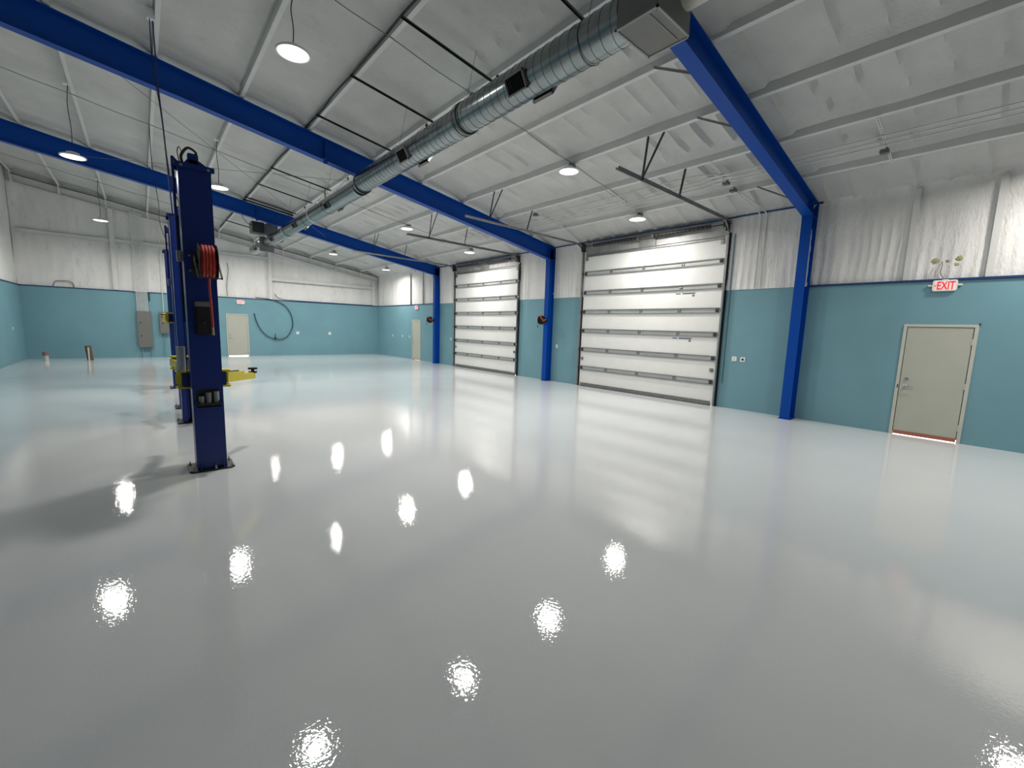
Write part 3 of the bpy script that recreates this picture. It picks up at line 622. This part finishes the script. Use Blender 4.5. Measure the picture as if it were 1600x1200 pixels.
# ------------------------------------------------------------------ conduits by the eave
ycon = [(9.23, 'upper'), (9.38, 'middle'), (9.53, 'lower')]
for x, nm in ycon:
    b = B(); z = roof(x)+0.055; pts = [(x, YF+0.05, z), (x, 3.3, z), (x-0.03, 4.05, z), (x+0.05, 4.5, z), (x+0.05, 9.0, z-0.01), (x, 12, z), (x, 18.4, z)]
    tube(b, catmull(pts, 4), 0.012, 6); solo('conduit', b, M_WSTEEL, nm+' of the three long pipes of the conduit run below the purlins by the eave', 'conduit', 'long conduits along the eave', smooth=True)
for x, nm, y1 in ((9.02, 'highest', 12.5), (9.80, 'lowest', 12.8)):
    b = B(); z = roof(x)+0.055; tube(b, catmull([(9.54 if x < 9.5 else 9.91, 4.25, roof(9.54)+0.03 if x < 9.5 else roof(9.91)+0.03), (x, 4.6, z), (x, 8, z), (x, y1, z)], 4), 0.012, 6)
    solo('conduit', b, M_WSTEEL, nm+' short conduit branching beyond the strut with junction boxes', 'conduit', 'long conduits along the eave', smooth=True)
for y, boxes, lab in ((1.68, [(9.70, 1.71)], 'white perforated strut with one grey box, right of the near blue rafter'), (4.22, [(9.54, 4.25), (9.91, 4.25)], 'perforated strut with two junction boxes left of the near blue rafter'), (6.76, [], 'perforated strut reaching the light above the stickered door'), (9.35, [(8.85, 9.35)], 'perforated strut with one box just before the middle blue rafter')):
    t = thing('conduit_strut', lab, 'strut', (9.4, y, roof(9.4)+0.07), 'struts carrying the conduits')
    b = B(); bar(b, (8.66, y, roof(8.66)+0.082), (10.2, y, roof(10.2)+0.082), 0.041, 0.014); obj('channel', b, M_WSTEEL, t)
    b = B()
    for k in range(22):
        x = 8.72+k*0.066
        if x < 10.15: bar(b, (x, y, roof(x)+0.0745), (x+0.028, y, roof(x+0.028)+0.0745), 0.012, 0.002)
    obj('slot', b, M_BLACK, t)
    for x, yy in boxes:
        b = B(); z = roof(x)+0.035; box(b, x-0.06, x+0.06, yy-0.06, yy+0.06, z-0.035, z+0.03); obj('junction_box', b, M_GREY, t, bevel=0.005)
for dy, nm in ((0.0, 'left'), (-0.13, 'right')):
    b = B(); y = 4.12+dy
    tube(b, catmull([(9.97, 4.22+dy*0.4, roof(9.97)+0.04), (10.3, 4.22+dy*0.6, roof(10.3)+0.05), (11.0, y, roof(11.0)-0.02), (XR-0.06, y, 4.62), (XR-0.035, y, 4.3), (XR-0.035, y, TZ+0.02)], 5), 0.013, 6)
    solo('wall_conduit', b, M_WSTEEL, 'thin white conduit dropping down the wall, '+('nearer the garage door' if nm == 'left' else 'nearer the blue column'), 'conduit', 'conduits dropping down the wall', smooth=True)
b = B(); tube(b, [(XR-0.03, 4.68, 0.62), (XR-0.03, 4.68, 4.35)], 0.012, 6); box(b, XR-0.05, XR, 4.66, 4.70, 1.1, 1.16)
solo('door_conduit', b, M_TEAL, 'teal painted conduit up the wall beside the stickered garage door', 'conduit')

# ------------------------------------------------------------------ lift columns
def lift_column(x, y, zcar, label, arm_dirs, flip=False):
    t = thing('lift_column', label, 'car lift', (x, y, 0), 'blue columns of the two-post car lifts')
    H = 3.56; hw = 0.152
    b = B()
    box(b, x-hw, x+hw, y-0.14, y-0.128, 0.02, H)                        # web
    box(b, x-hw, x-hw+0.012, y-0.128, y+0.14, 0.02, H); box(b, x+hw-0.012, x+hw, y-0.128, y+0.14, 0.02, H)
    box(b, x-hw, x-hw+0.075, y+0.128, y+0.14, 0.02, H); box(b, x+hw-0.075, x+hw, y+0.128, y+0.14, 0.02, H)
    obj('column', b, M_LBLUE, t, bevel=0.004)
    b = B(); prism(b, [(x-0.23, y-0.17), (x-0.19, y-0.21), (x+0.19, y-0.21), (x+0.23, y-0.17), (x+0.23, y+0.20), (x-0.23, y+0.20)], 2, 0.0, 0.02); bp = obj('base_plate', b, M_BLACK, t, bevel=0.003)
    for dx, dy in ((-0.205, -0.15), (-0.205, 0.14), (0.205, -0.15), (0.205, 0.14), (0.03, -0.18)):
        b = B(); lathe(b, [(0, 0), (0.020, 0), (0.020, 0.004), (0.014, 0.004), (0.014, 0.018), (0.008, 0.018), (0.008, 0.04), (0, 0.04)], (x+dx, y+dy, 0.02), n=8); obj('anchor_bolt', b, M_CHROME, bp)
    b = B()
    for dx in (-0.115, 0.115): prism(b, [(y-0.14, 0.02), (y-0.195, 0.02), (y-0.14, 0.10)], 0, x+dx-0.005, x+dx+0.005)
    obj('gusset', b, M_LBLUE, bp)
    # top plate with folded ends, pulley housing and hoses
    b = B(); box(b, x-0.185, x+0.185, y-0.155, y+0.16, H, H+0.012); box(b, x-0.185, x+0.185, y-0.160, y-0.150, H-0.05, H+0.012); prism(b, [(x-0.10, H+0.012), (x+0.14, H+0.012), (x+0.05, H+0.07), (x-0.06, H+0.07)], 1, y-0.10, y-0.09)
    tp = obj('top_plate', b, M_LBLUE, t, bevel=0.003)
    b = B(); box(b, x-0.055, x+0.045, y-0.10, y+0.0, H+0.012, H+0.14); obj('pulley_housing', b, M_LBLUE, tp, bevel=0.008)
    for dx in (-0.125, 0.125):
        b = B(); lathe(b, [(0, 0), (0.016, 0), (0.016, 0.008), (0, 0.012)], (x+dx, y-0.160, H-0.025), (0, -1, 0), 10); obj('bolt', b, M_CHROME, tp, smooth=True)
    b = B(); tube(b, catmull([(x-0.10, y-0.06, H+0.01), (x-0.11, y-0.08, H+0.10), (x-0.05, y-0.09, H+0.19), (x+0.02, y-0.08, H+0.17), (x+0.03, y-0.05, H+0.12)]), 0.014, 8); obj('hydraulic_hose', b, M_RUBBER, t, smooth=True)
    b = B(); tube(b, catmull([(x-0.12, y-0.02, H+0.01), (x-0.14, y-0.03, H+0.14), (x-0.12, y-0.03, H+0.20), (x-0.09, y-0.03, H+0.12)]), 0.005, 6); obj('cable_loop', b, M_RUBBER, t, smooth=True)
    # side rail with pulley bracket and latch box
    b = B(); tube(b, [(x-hw-0.035, y+0.02, 2.62), (x-hw-0.035, y+0.02, H+0.08)], 0.014, 8); prism(b, [(x-hw-0.05, H+0.09), (x-hw-0.03, H+0.10), (x-hw+0.05, H+0.01), (x-hw+0.0, H-0.06), (x-hw-0.05, H-0.02)], 1, y+0.0, y+0.012)
    obj('cable_rail', b, M_LBLUE, t)
    b = B(); box(b, x-hw-0.055, x-hw-0.004, y-0.03, y+0.05, 2.50, 2.62); obj('latch_box', b, M_CHROME, t, bevel=0.004)
    b = B(); tube(b, [(x-hw-0.03, y+0.0, 2.50), (x-hw-0.03, y+0.0, zcar+0.2)], 0.006, 6); obj('latch_cable', b, M_RUBBER, t)
    # hydraulic cylinder inside
    b = B(); tube(b, [(x+0.06, y+0.0, 0.05), (x+0.06, y+0.0, zcar+0.9)], 0.035, 12); tube(b, [(x+0.06, y, zcar+0.9), (x+0.06, y, 3.0)], 0.02, 10); obj('hydraulic_cylinder', b, M_LBLUE, t, smooth=True)
    # carriage
    b = B(); box(b, x-0.13, x+0.13, y-0.09, y+0.12, zcar+0.02, zcar+0.80); ca = obj('carriage', b, M_LBLUE, t, bevel=0.006)
    b = B(); box(b, x-0.225, x+0.225, y+0.15, y+0.30, zcar+0.025, zcar+0.195); obj('crossbeam', b, M_LBLUE, ca, bevel=0.006)
    b = B()
    for z0 in (zcar, zcar+0.2):
        prism(b, [(x-0.27, y+0.14), (x+0.27, y+0.14), (x+0.29, y+0.28), (x+0.24, y+0.36), (x-0.24, y+0.36), (x-0.29, y+0.28)], 2, z0, z0+0.022)
    obj('arm_yoke', b, M_YEL, ca, bevel=0.004)
    for sx, ang, L in arm_dirs:
        c = Vector((x+sx*0.235, y+0.27, zcar+0.09)); d = Vector((math.sin(ang), math.cos(ang), -0.03)); e = c+d*L
        b = B(); tube(b, [(c.x, c.y, zcar+0.0), (c.x, c.y, zcar+0.225)], 0.030, 12)
        bar(b, c-d*0.03+Vector((0, 0, 0.02)), c+d*L*0.55+Vector((0, 0, 0.02)), 0.095, 0.125); bar(b, c+d*L*0.5, e, 0.075, 0.09)
        ar = obj('lift_arm', b, M_YEL, t, bevel=0.005)
        b = B(); lathe(b, [(0, 0), (0.055, 0), (0.055, 0.02), (0.02, 0.02), (0.02, 0.05), (0.06, 0.05), (0.06, 0.075), (0, 0.075)], (e.x, e.y, e.z+0.035), n=20); obj('lift_pad', b, M_RUBBER, ar, smooth=True)
        b = B(); bar(b, c+Vector((0, 0, 0.095)), c+d*L*0.45+Vector((0, 0, 0.09)), 0.02, 0.012); obj('arm_restraint', b, M_BLACK, ar)
    return t
lift_column(0.555, 6.37, 0.985, 'nearest and tallest-looking blue lift column with red hose reel mounted on it', [(1, math.radians(40), 0.60), (-1, math.radians(8), 0.55)])
c2 = lift_column(0.60, 9.48, 0.985, 'blue lift column directly behind the one with the red hose reel', [(-1, math.radians(12), 0.55), (1, math.radians(-12), 0.55)]); c2.rotation_euler.z = PI
c3 = lift_column(0.645, 11.10, 1.74, 'third blue lift column in the line, shorter-looking, with raised yellow arms', [(-1, math.radians(-4), 0.55), (1, math.radians(4), 0.55)])
c4 = lift_column(0.69, 14.40, 1.74, 'last blue lift column in the line, furthest from the red hose reel', [(-1, math.radians(12), 0.55), (1, math.radians(-12), 0.55)]); c4.rotation_euler.z = PI
# cords dropping to the lift columns
for p, lab, m_, r in (([(0.38, 9.50, 6.58), (0.38, 9.49, 5.9), (0.44, 9.48, 5.2), (0.50, 9.42, 4.2), (0.62, 9.46, 3.70)], 'black power cord dropping from a purlin to the second lift column', M_RUBBER, 0.007), ([(0.42, 9.54, 6.58), (0.43, 9.50, 5.6), (0.46, 9.48, 4.9), (0.50, 9.42, 3.58)], 'blue air tube hanging straight down to the second lift column', M_LBLUE, 0.010), ([(0.43, 14.55, 6.58), (0.43, 14.5, 5.6), (0.50, 14.36, 4.7), (0.50, 14.38, 4.2), (0.66, 14.4, 3.6)], 'thin black cord dangling from the middle light row to the last lift column', M_RUBBER, 0.008)):
    b = B(); tube(b, catmull(p), r, 6); solo('hanging_cord', b, m_, lab, 'cord', smooth=True)
b = B(); box(b, 0.35, 0.44, 9.48, 9.57, 6.56, 6.72); solo('cord_clip', b, M_WPLAS, 'white cord clip on the purlin where the lift power cord starts', 'clip')

# things mounted on the near column (its back faces the camera)
YW = 6.23
t = thing('hose_reel', 'black hose reel wound with red hose on the nearest blue lift column', 'hose reel', (0.60, YW-0.1, 2.29))
cx, cy_, cz = 0.60, YW-0.20, 2.49
b = B(); lathe(b, [(0.0, 0), (0.19, 0), (0.195, 0.004), (0.19, 0.008), (0.0, 0.008)], (cx-0.085, cy_, cz), (1, 0, 0), 36); lathe(b, [(0.0, 0), (0.19, 0), (0.195, 0.004), (0.19, 0.008), (0.0, 0.008)], (cx+0.085, cy_, cz), (1, 0, 0), 36); lathe(b, [(0.06, 0), (0.06, 0.17)], (cx-0.08, cy_, cz), (1, 0, 0), 20)
obj('drum', b, M_BLACK, t, smooth=True)
b = B()
for lay, (R, n_) in enumerate(((0.150, 5), (0.170, 4))):
    for k in range(n_):
        xo = cx-0.060+(k+0.5*lay)*0.030
        pts = [(xo+0.0195*a/28*0.0, cy_+R*math.cos(a/28*2*PI), cz+R*math.sin(a/28*2*PI)) for a in range(29)]
        tube(b, pts, 0.0155, 8, cap=False)
obj('hose', b, M_RED, t, smooth=True, label='wound red hose')
b = B(); tube(b, catmull([(cx+0.01, cy_-0.165, cz-0.02), (cx+0.01, cy_-0.16, cz-0.12), (cx+0.0, cy_-0.10, cz-0.25), (cx+0.01, cy_-0.05, cz-0.5), (cx+0.02, cy_+0.0, cz-0.74)]), 0.0125, 8)
obj('hanging_hose', b, M_RED, t, smooth=True)
b = B(); tube(b, [(cx+0.02, cy_, cz-0.74), (cx+0.02, cy_, cz-0.80)], 0.011, 8); tube(b, [(cx+0.02, cy_, cz-0.80), (cx+0.02, cy_, cz-0.83)], 0.014, 8); obj('brass_fitting', b, mat('brass', (0.55, 0.42, 0.2), 0.35, 0.9), t, smooth=True, label='brass hose fitting')
b = B(); box(b, cx-0.13, cx+0.13, YW-0.012, YW, cz-0.15, cz+0.12); box(b, cx-0.11, cx-0.10, cy_-0.03, YW-0.01, cz-0.04, cz+0.04); bar(b, (cx-0.115, cy_+0.03, cz+0.05), (cx-0.095, cy_-0.14, cz-0.19), 0.012, 0.04); bar(b, (cx-0.105, cy_-0.14, cz-0.19), (cx+0.12, cy_-0.14, cz-0.19), 0.03, 0.012); bar(b, (cx+0.11, cy_+0.03, cz+0.0), (cx+0.12, cy_-0.14, cz-0.19), 0.012, 0.03)
obj('bracket', b, M_DKGREY, t)
b = B()
for dx, dz in ((-0.145, 0.07), (-0.145, -0.10), (0.10, -0.0)): lathe(b, [(0, 0), (0.012, 0), (0.012, 0.01), (0, 0.01)], (cx+dx if dx < 0 else cx+dx, YW-0.0, cz+dz), (0, -1, 0), 8)
obj('bolt', b, M_CHROME, t)
t = thing('control_box', 'black control box with grey lid top below the hose reel on the blue lift column', 'control box', (0.55, YW-0.05, 1.67))
b = B(); box(b, 0.475, 0.625, YW-0.08, YW, 1.66, 2.04); obj('body', b, M_BLACK, t, bevel=0.012)
b = B(); box(b, 0.473, 0.627, YW-0.084, YW, 1.975, 2.045); obj('lid', b, M_GREY, t, bevel=0.012)
b = B(); lathe(b, [(0, 0), (0.022, 0), (0.018, 0.02), (0, 0.022)], (0.55, YW-0.08, 1.80), (0, -1, 0), 16); obj('knob', b, M_RUBBER, t)
b = B(); box(b, 0.44, 0.67, YW-0.095, YW, 0.80, 0.812); box(b, 0.44, 0.67, YW-0.095, YW-0.09, 0.80, 0.85); box(b, 0.44, 0.67, YW-0.006, YW, 0.80, 1.0); box(b, 0.44, 0.446, YW-0.095, YW, 0.80, 0.87); box(b, 0.664, 0.67, YW-0.095, YW, 0.80, 0.87)
solo('adapter_rack', b, M_BLACK, 'small black rack low on the nearest blue lift column, holding steel adapters', 'rack')
for x, h, lab in ((0.483, 0.115, 'shortest of the three steel adapters, at the outer end of the rack'), (0.553, 0.155, 'middle steel adapter of the three in the black rack'), (0.628, 0.165, 'tallest steel adapter, on the door side of the black rack')):
    b = B(); lathe(b, [(0, 0), (0.022, 0), (0.022, 0.03), (0.030, 0.03), (0.030, h), (0.022, h), (0.022, h-0.03), (0, h-0.03)], (x, YW-0.048, 0.813), n=20)
    solo('lift_adapter', b, M_GALV, lab, 'lift adapter', 'steel adapters in the rack', smooth=True)
# pale drum-like plastic guard standing on the yoke of the near column
b = B(); lathe(b, [(0.052, 0), (0.060, 0), (0.054, 0.07), (0.050, 0.16), (0.052, 0.29), (0.046, 0.29), (0.044, 0.16), (0.048, 0.05)], (0.34, 6.58, 1.21), n=28)
prism(b, [(0.37, 1.21), (0.43, 1.21), (0.405, 1.27), (0.387, 1.36), (0.37, 1.40)], 1, 6.55, 6.61)
solo('plastic_guard', b, M_PALE, 'pale grey plastic sleeve standing on the yellow yoke of the nearest lift', 'plastic sleeve', smooth=True)

# reels on the blue frame columns
def side_reel(x, y, z, label, m_arm):
    t = thing('cord_reel', label, 'cord reel', (x, y, z), 'reels on the blue columns')
    b = B(); lathe(b, [(0, 0), (0.15, 0), (0.155, 0.01), (0.15, 0.02), (0.07, 0.025), (0.07, 0.085), (0.15, 0.09), (0.155, 0.10), (0.15, 0.11), (0, 0.11)], (x, y-0.055, z), (0, 1, 0), 32); obj('drum', b, M_BLACK, t, smooth=True)
    b = B(); bar(b, (x+0.17, y-0.075, z+0.02), (x-0.02, y-0.075, z-0.02), 0.012, 0.07); bar(b, (x-0.01, y-0.075, z-0.01), (x-0.14, y-0.075, z+0.13), 0.014, 0.055); bar(b, (x-0.14, y-0.075, z+0.13), (x-0.16, y+0.05, z+0.13), 0.03, 0.03); obj('guide_arm', b, m_arm, t, label='orange guide arm')
    b = B(); box(b, x+0.14, x+0.23, y-0.09, y+0.09, z-0.06, z+0.07); obj('bracket', b, M_BLACK, t)
    b = B(); lathe(b, [(0, 0), (0.025, 0), (0.025, 0.02), (0, 0.02)], (x+0.12, y-0.08, z+0.03), (0, -1, 0), 12); obj('hub_bolt', b, M_CHROME, t)
    b = B(); tube(b, [(x-0.16, y, z+0.13), (x-0.18, y, z-0.05), (x-0.175, y, z-0.20)], 0.006, 6); tube(b, [(x-0.175, y, z-0.20), (x-0.175, y, z-0.27)], 0.014, 8); obj('cord', b, M_RUBBER, t)
    return t
side_reel(10.79, 10.9, 2.19, 'black reel with orange arm on the blue column between the two garage doors', M_ORANGE)
side_reel(10.77, 18.7, 2.17, 'black reel with red arm on the blue column closest to the end wall', M_RED)

# ------------------------------------------------------------------ exit signs
def text_mesh(txt, size, name):
    c = bpy.data.curves.new(name, 'FONT'); c.body = txt; c.size = size; c.extrude = 0.0008; c.align_x = 'CENTER'; c.align_y = 'CENTER'; c.offset = size*0.018
    o = bpy.data.objects.new(name, c); COL.objects.link(o); dg = bpy.context.evaluated_depsgraph_get(); dg.update()
    me = bpy.data.meshes.new_from_object(o.evaluated_get(dg)); bpy.data.objects.remove(o); bpy.data.curves.remove(c)
    return me
def exit_sign(pos, rz, label):
    """built facing -Y at the origin, then turned"""
    t = thing('exit_sign', label, 'exit sign', (0, 0, 0), 'red and white exit signs')
    b = B(); w, h = 0.165, 0.10
    poly = []
    for cx_, cz_, a0 in ((w-0.035, h-0.035, 0), (-w+0.035, h-0.035, 90), (-w+0.035, -h+0.035, 180), (w-0.035, -h+0.035, 270)):
        for k in range(6):
            a = math.radians(a0+k*18); poly.append((cx_+0.035*math.cos(a), cz_+0.035*math.sin(a)))
    prism(b, poly, 1, -0.055, 0.0); obj('housing', b, M_SIGN, t, bevel=0.003)
    b = B(); box(b, -0.135, 0.145, -0.0565, -0.054, -0.083, 0.083); obj('lit_face', b, M_SIGNF, t)
    me = text_mesh('EXIT', 0.185, 'letters')
    mw = max(v.co.x for v in me.vertices)-min(v.co.x for v in me.vertices); mh = max(v.co.y for v in me.vertices)-min(v.co.y for v in me.vertices)
    mx = (max(v.co.x for v in me.vertices)+min(v.co.x for v in me.vertices))/2; my = (max(v.co.y for v in me.vertices)+min(v.co.y for v in me.vertices))/2
    for v in me.vertices:
        x, y, z = v.co; v.co = ((x-mx)/mw*0.235+0.018, -0.058-z, (y-my)/mh*0.145)
    me.materials.append(M_SIGNR); lo = bpy.data.objects.new('lettering', me); COL.objects.link(lo); lo.parent = t; lo['label'] = 'red letters reading EXIT'
    b = B(); bar(b, (-0.118, -0.0575, 0.0), (-0.138, -0.0575, 0.0), 0.0001, 0.0001); b.free(); b = B()
    bar(b, (-0.108, -0.0575, 0.022), (-0.135, -0.0575, 0.0), 0.002, 0.008, (0, 0, 1)); bar(b, (-0.135, -0.0575, 0.0), (-0.108, -0.0575, -0.022), 0.002, 0.008, (0, 0, 1)); obj('arrow', b, M_SIGNR, t)
    for s in (-1, 1):
        b = B(); lathe(b, [(0, 0), (0.02, 0.0), (0.022, 0.03), (0.018, 0.06), (0, 0.066)], (s*0.165, -0.028, 0.005), (s, 0, 0), 14)
        for v in b.verts: v.co.x = v.co.x
        obj('emergency_lamp', b, M_LENS, t, smooth=True)
    b = B(); box(b, -0.04, 0.04, -0.04, 0.0, h-0.005, h+0.012); obj('mount', b, M_SIGN, t)
    t.location = pos; t.rotation_euler.z = rz
    return t
s1 = exit_sign((XR-0.0, 0.845, 2.885), -PI/2, 'white exit sign with red letters on the teal wall above the large beige door')
dup(s1, (3.92, YB-0.0, 2.78), 0, 'small exit sign above the beige door of the end wall')
dup(s1, (XR-0.0, 20.95, 2.83), -PI/2, 'exit sign seen edge-on above the far beige door beside the blue column')

# torn foam patches and wire above the sign
t = thing('torn_foam_patch', 'torn yellowish foam with a loose wire above the exit sign', 'damaged foam', (XR, 0.9, 3.3))
for y, z, r in ((1.02, 3.36, 0.05), (0.72, 3.37, 0.06), (0.77, 3.27, 0.05), (0.85, 3.33, 0.04)):
    b = B(); bmesh.ops.create_icosphere(b, subdivisions=3, radius=r)
    for v in b.verts:
        k = 1+0.45*noise.noise(v.co*28+Vector((y*9, z, 0))); v.co = Vector((v.co.x*0.35*k+XR+0.062, v.co.y*1.3*k+y, v.co.z*0.8*k+z))
    obj('foam_lump', b, M_TORN, t, smooth=True)
b = B(); tube(b, catmull([(XR+0.0, 0.93, 3.33), (XR-0.03, 0.92, 3.25), (XR-0.03, 0.93, 3.12), (XR-0.01, 0.88, 3.02)]), 0.006, 6); tube(b, catmull([(XR+0.0, 0.94, 3.31), (XR-0.02, 0.98, 3.2), (XR-0.02, 1.02, 3.03)]), 0.003, 6); obj('wire', b, M_GREY, t, smooth=True)

# ------------------------------------------------------------------ wall plates
def plate(axis, a, z, label, w=0.12, h=0.12, port=False, face=None, group='white outlet plates'):
    face = face if face is not None else (XR if axis == 'x' else YB)
    s = 1 if (axis == 'y' or face > 0) else -1
    def bx(b, a0, a1, d0, d1, z0, z1):
        if axis == 'x':
            xx = sorted((face-s*d1, face-s*d0)); box(b, xx[0], xx[1], a0, a1, z0, z1)
        else: box(b, a0, a1, face-d1, face-d0, z0, z1)
    loc = (face, a, z) if axis == 'x' else (a, face, z)
    t = thing('outlet_plate', label, 'wall outlet', loc, group)
    b = B(); bx(b, a-w/2, a+w/2, 0, 0.012, z-h/2, z+h/2); obj('cover', b, M_WPLAS, t, bevel=0.004)
    if port:
        b = B(); ax = (-s, 0, 0) if axis == 'x' else (0, -1, 0); o_ = (face-s*0.012, a, z) if axis == 'x' else (a, face-0.012, z)
        lathe(b, [(0, 0), (0.028, 0), (0.026, 0.012), (0, 0.012)], o_, ax, 16); obj('socket', b, M_BLACK, t, smooth=True)
    else:
        for dz in (-0.022, 0.022):
            b = B(); bx(b, a-0.015, a+0.015, 0.012, 0.014, z+dz-0.013, z+dz+0.013); obj('socket', b, M_FRAME, t)
plate('x', 4.42, 1.27, 'blank white outlet plate on the teal wall by the stickered garage door')
plate('x', 4.22, 1.265, 'white outlet plate with a round black socket by the near blue column', port=True)
plate('x', 10.55, 1.275, 'white outlet plate between the middle blue column and the stickered garage door', w=0.09)
plate('x', 17.55, 1.27, 'white outlet plate between the far blue column and a garage door', w=0.09)
plate('x', 23.91, 1.24, 'white outlet plate nearest the far corner on the door wall', w=0.09)
plate('x', 22.66, 1.25, 'middle white outlet plate of the three left of the far beige door', w=0.09)
plate('x', 21.80, 1.24, 'white outlet plate next to the far beige door', w=0.09)
plate('y', 6.60, 1.25, 'white outlet plate on the end wall next to the hose loop', w=0.15, h=0.15)
plate('y', 8.34, 1.25, 'white outlet plate on the end wall towards the far corner', w=0.15, h=0.15)
plate('x', 24.17, 1.29, 'white outlet plate on the high side wall near the corner', face=XL, w=0.09)

# ------------------------------------------------------------------ breaker panels, pipes, hose
def panel(x0, x1, z0, z1, label, locks, grp='grey electrical panels'):
    t = thing('electrical_panel', label, 'electrical panel', ((x0+x1)/2, YB-0.08, z0), grp)
    b = B(); box(b, x0, x1, YB-0.15, YB, z0, z1); obj('cabinet', b, M_GREY, t, bevel=0.006)
    b = B(); box(b, x0+0.015, x1-0.015, YB-0.158, YB-0.15, z0+0.02, z1-0.02); d = obj('panel_door', b, M_GREY, t, bevel=0.003)
    for z in locks:
        b = B(); box(b, x0+0.10, x0+0.14, YB-0.170, YB-0.158, z-0.03, z+0.03); obj('latch', b, M_BLACK, d)
    return t
panel(-0.17, 0.33, 0.46, 2.12, 'tall grey breaker panel on the teal end wall under a bundle of conduits', [1.0, 1.6])
panel(0.62, 1.02, 1.12, 2.10, 'smaller grey panel half hidden behind the lift columns', [1.6])
ORDC = ['first', 'second', 'third', 'fourth', 'fifth', 'sixth', 'seventh', 'eighth', 'last']
for k in range(9):
    x = -0.125+k*0.046
    b = B(); tube(b, [(x, YB-0.11, 2.12), (x, YB-0.11, roof(x)-0.28), (x, YB-0.20, roof(x)-0.16)], 0.0125, 6)
    solo('panel_conduit', b, M_WSTEEL, ORDC[k]+' pale conduit of the bundle above the breaker panel, counted from the corner side', 'conduit', 'conduits rising from the breaker panel', smooth=True)
b = B(); box(b, -0.20, 0.33, YB-0.13, YB-0.09, 3.0, 3.04); solo('conduit_strap', b, M_WSTEEL, 'pale strap holding the conduit bundle over the breaker panel', 'strap')
b = B(); tube(b, [(0.80, YB-0.05, 2.10), (0.80, YB-0.05, 6.1)], 0.018, 8); solo('single_conduit', b, M_WSTEEL, 'single pale conduit rising from the smaller grey panel', 'conduit', smooth=True)
b = B(); tube(b, [(0.32, YB-0.06, 2.6), (0.32, YB-0.06, 2.98)], 0.02, 8); solo('dark_conduit_stub', b, M_DKGREY, 'short dark stub beside the conduit bundle above the tall panel', 'conduit', smooth=True)
for x, lab in ((-0.05, 'teal painted pipe from the floor to the tall panel, nearer the corner'), (0.27, 'teal painted pipe from the floor to the tall panel, nearer the lifts')):
    b = B(); tube(b, [(x, YB-0.05, 0), (x, YB-0.05, 0.47)], 0.022, 8); solo('painted_pipe', b, M_TEAL, lab, 'pipe', 'teal pipes under the panels', smooth=True)
b = B(); tube(b, [(0.76, YB-0.05, 0), (0.76, YB-0.05, 1.12)], 0.018, 8); solo('painted_pipe', b, M_TEAL, 'long teal painted pipe from the floor to the smaller panel', 'pipe', 'teal pipes under the panels', smooth=True)
t = thing('pipe_stub', 'short white pipe stub with brown cap standing on the floor near the corner', 'pipe', (-2.98, 24.9, 0))
b = B(); tube(b, [(-2.98, 24.9, 0), (-2.98, 24.9, 0.24)], 0.075, 14); obj('pipe', b, M_PVC, t, smooth=True)
b = B(); tube(b, [(-2.98, 24.9, 0.22), (-2.98, 24.9, 0.29)], 0.10, 14); tube(b, [(-2.98, 24.9, 0.29), (-2.98, 24.9, 0.36)], 0.085, 14); obj('cap', b, mat('brown_cap', (0.22, 0.14, 0.12), 0.6), t, smooth=True)
t = thing('pipe_stub', 'taller dark brown pipe stub with a pale stripe standing on the floor', 'pipe', (-1.72, 24.9, 0))
b = B(); tube(b, [(-1.72, 24.9, 0), (-1.77, 24.9, 0.60)], 0.10, 14); obj('pipe', b, M_BROWN, t, smooth=True)
b = B(); box(b, -1.775, -1.725, 24.78, 24.81, 0.0, 0.54); obj('tag', b, M_PVC, t)

b = B(); pts = [(4.50, 2.25), (4.58, 1.85), (4.78, 1.38), (5.10, 1.04), (5.57, 0.89), (6.02, 1.02), (6.32, 1.55), (6.33, 2.0), (6.20, 2.42), (5.95, 2.74), (5.5, 2.97), (5.0, 3.04), (4.59, 3.06)]
tube(b, catmull([(x, YB-0.05, z) for x, z in pts]), 0.022, 8)
solo('coiled_hose', b, mat('dark_teal_hose', (0.006, 0.035, 0.055), 0.5), 'dark hose hanging in a big loop on the teal end wall beside the beige door', 'hose', smooth=True)
b = B(); tube(b, catmull([(x, YB-0.06, z) for x, z in ((5.50, 3.32), (5.62, 3.16), (5.86, 3.06), (6.3, 3.03), (8, 3.02), (11.1, 3.02))]), 0.018, 6)
solo('ledge_cable', b, M_TRIM, 'dark cable lying along the ledge of the end wall towards the far corner', 'cable', smooth=True)
b = B(); lathe(b, [(0, 0), (0.06, 0), (0.06, 0.04), (0.02, 0.10), (0.012, 0.30), (0, 0.30)], (5.46, YB-0.05, 0.90), n=12); solo('hose_nozzle', b, M_BLACK, 'small black nozzle at the bottom of the hose loop', 'nozzle', smooth=True)
b = B(); tube(b, catmull([(3.42, YB-0.02, 4.7), (3.45, YB-0.04, 4.3), (3.35, YB-0.02, 3.6), (3.36, YB-0.03, 3.06)]), 0.014, 6); solo('wall_cable', b, M_GREY, 'thin grey cable hanging down the white wall above the end wall door', 'cable', smooth=True)
b = B(); tube(b, catmull([(-2.7, YB-0.03, 3.02), (-2.62, YB-0.03, 3.22), (-2.4, YB-0.03, 3.26), (-2.15, YB-0.03, 3.22), (-2.08, YB-0.03, 3.02)]), 0.018, 6); solo('cable_arch', b, M_GREY, 'grey cable arching above the ledge near the high corner', 'cable', smooth=True)
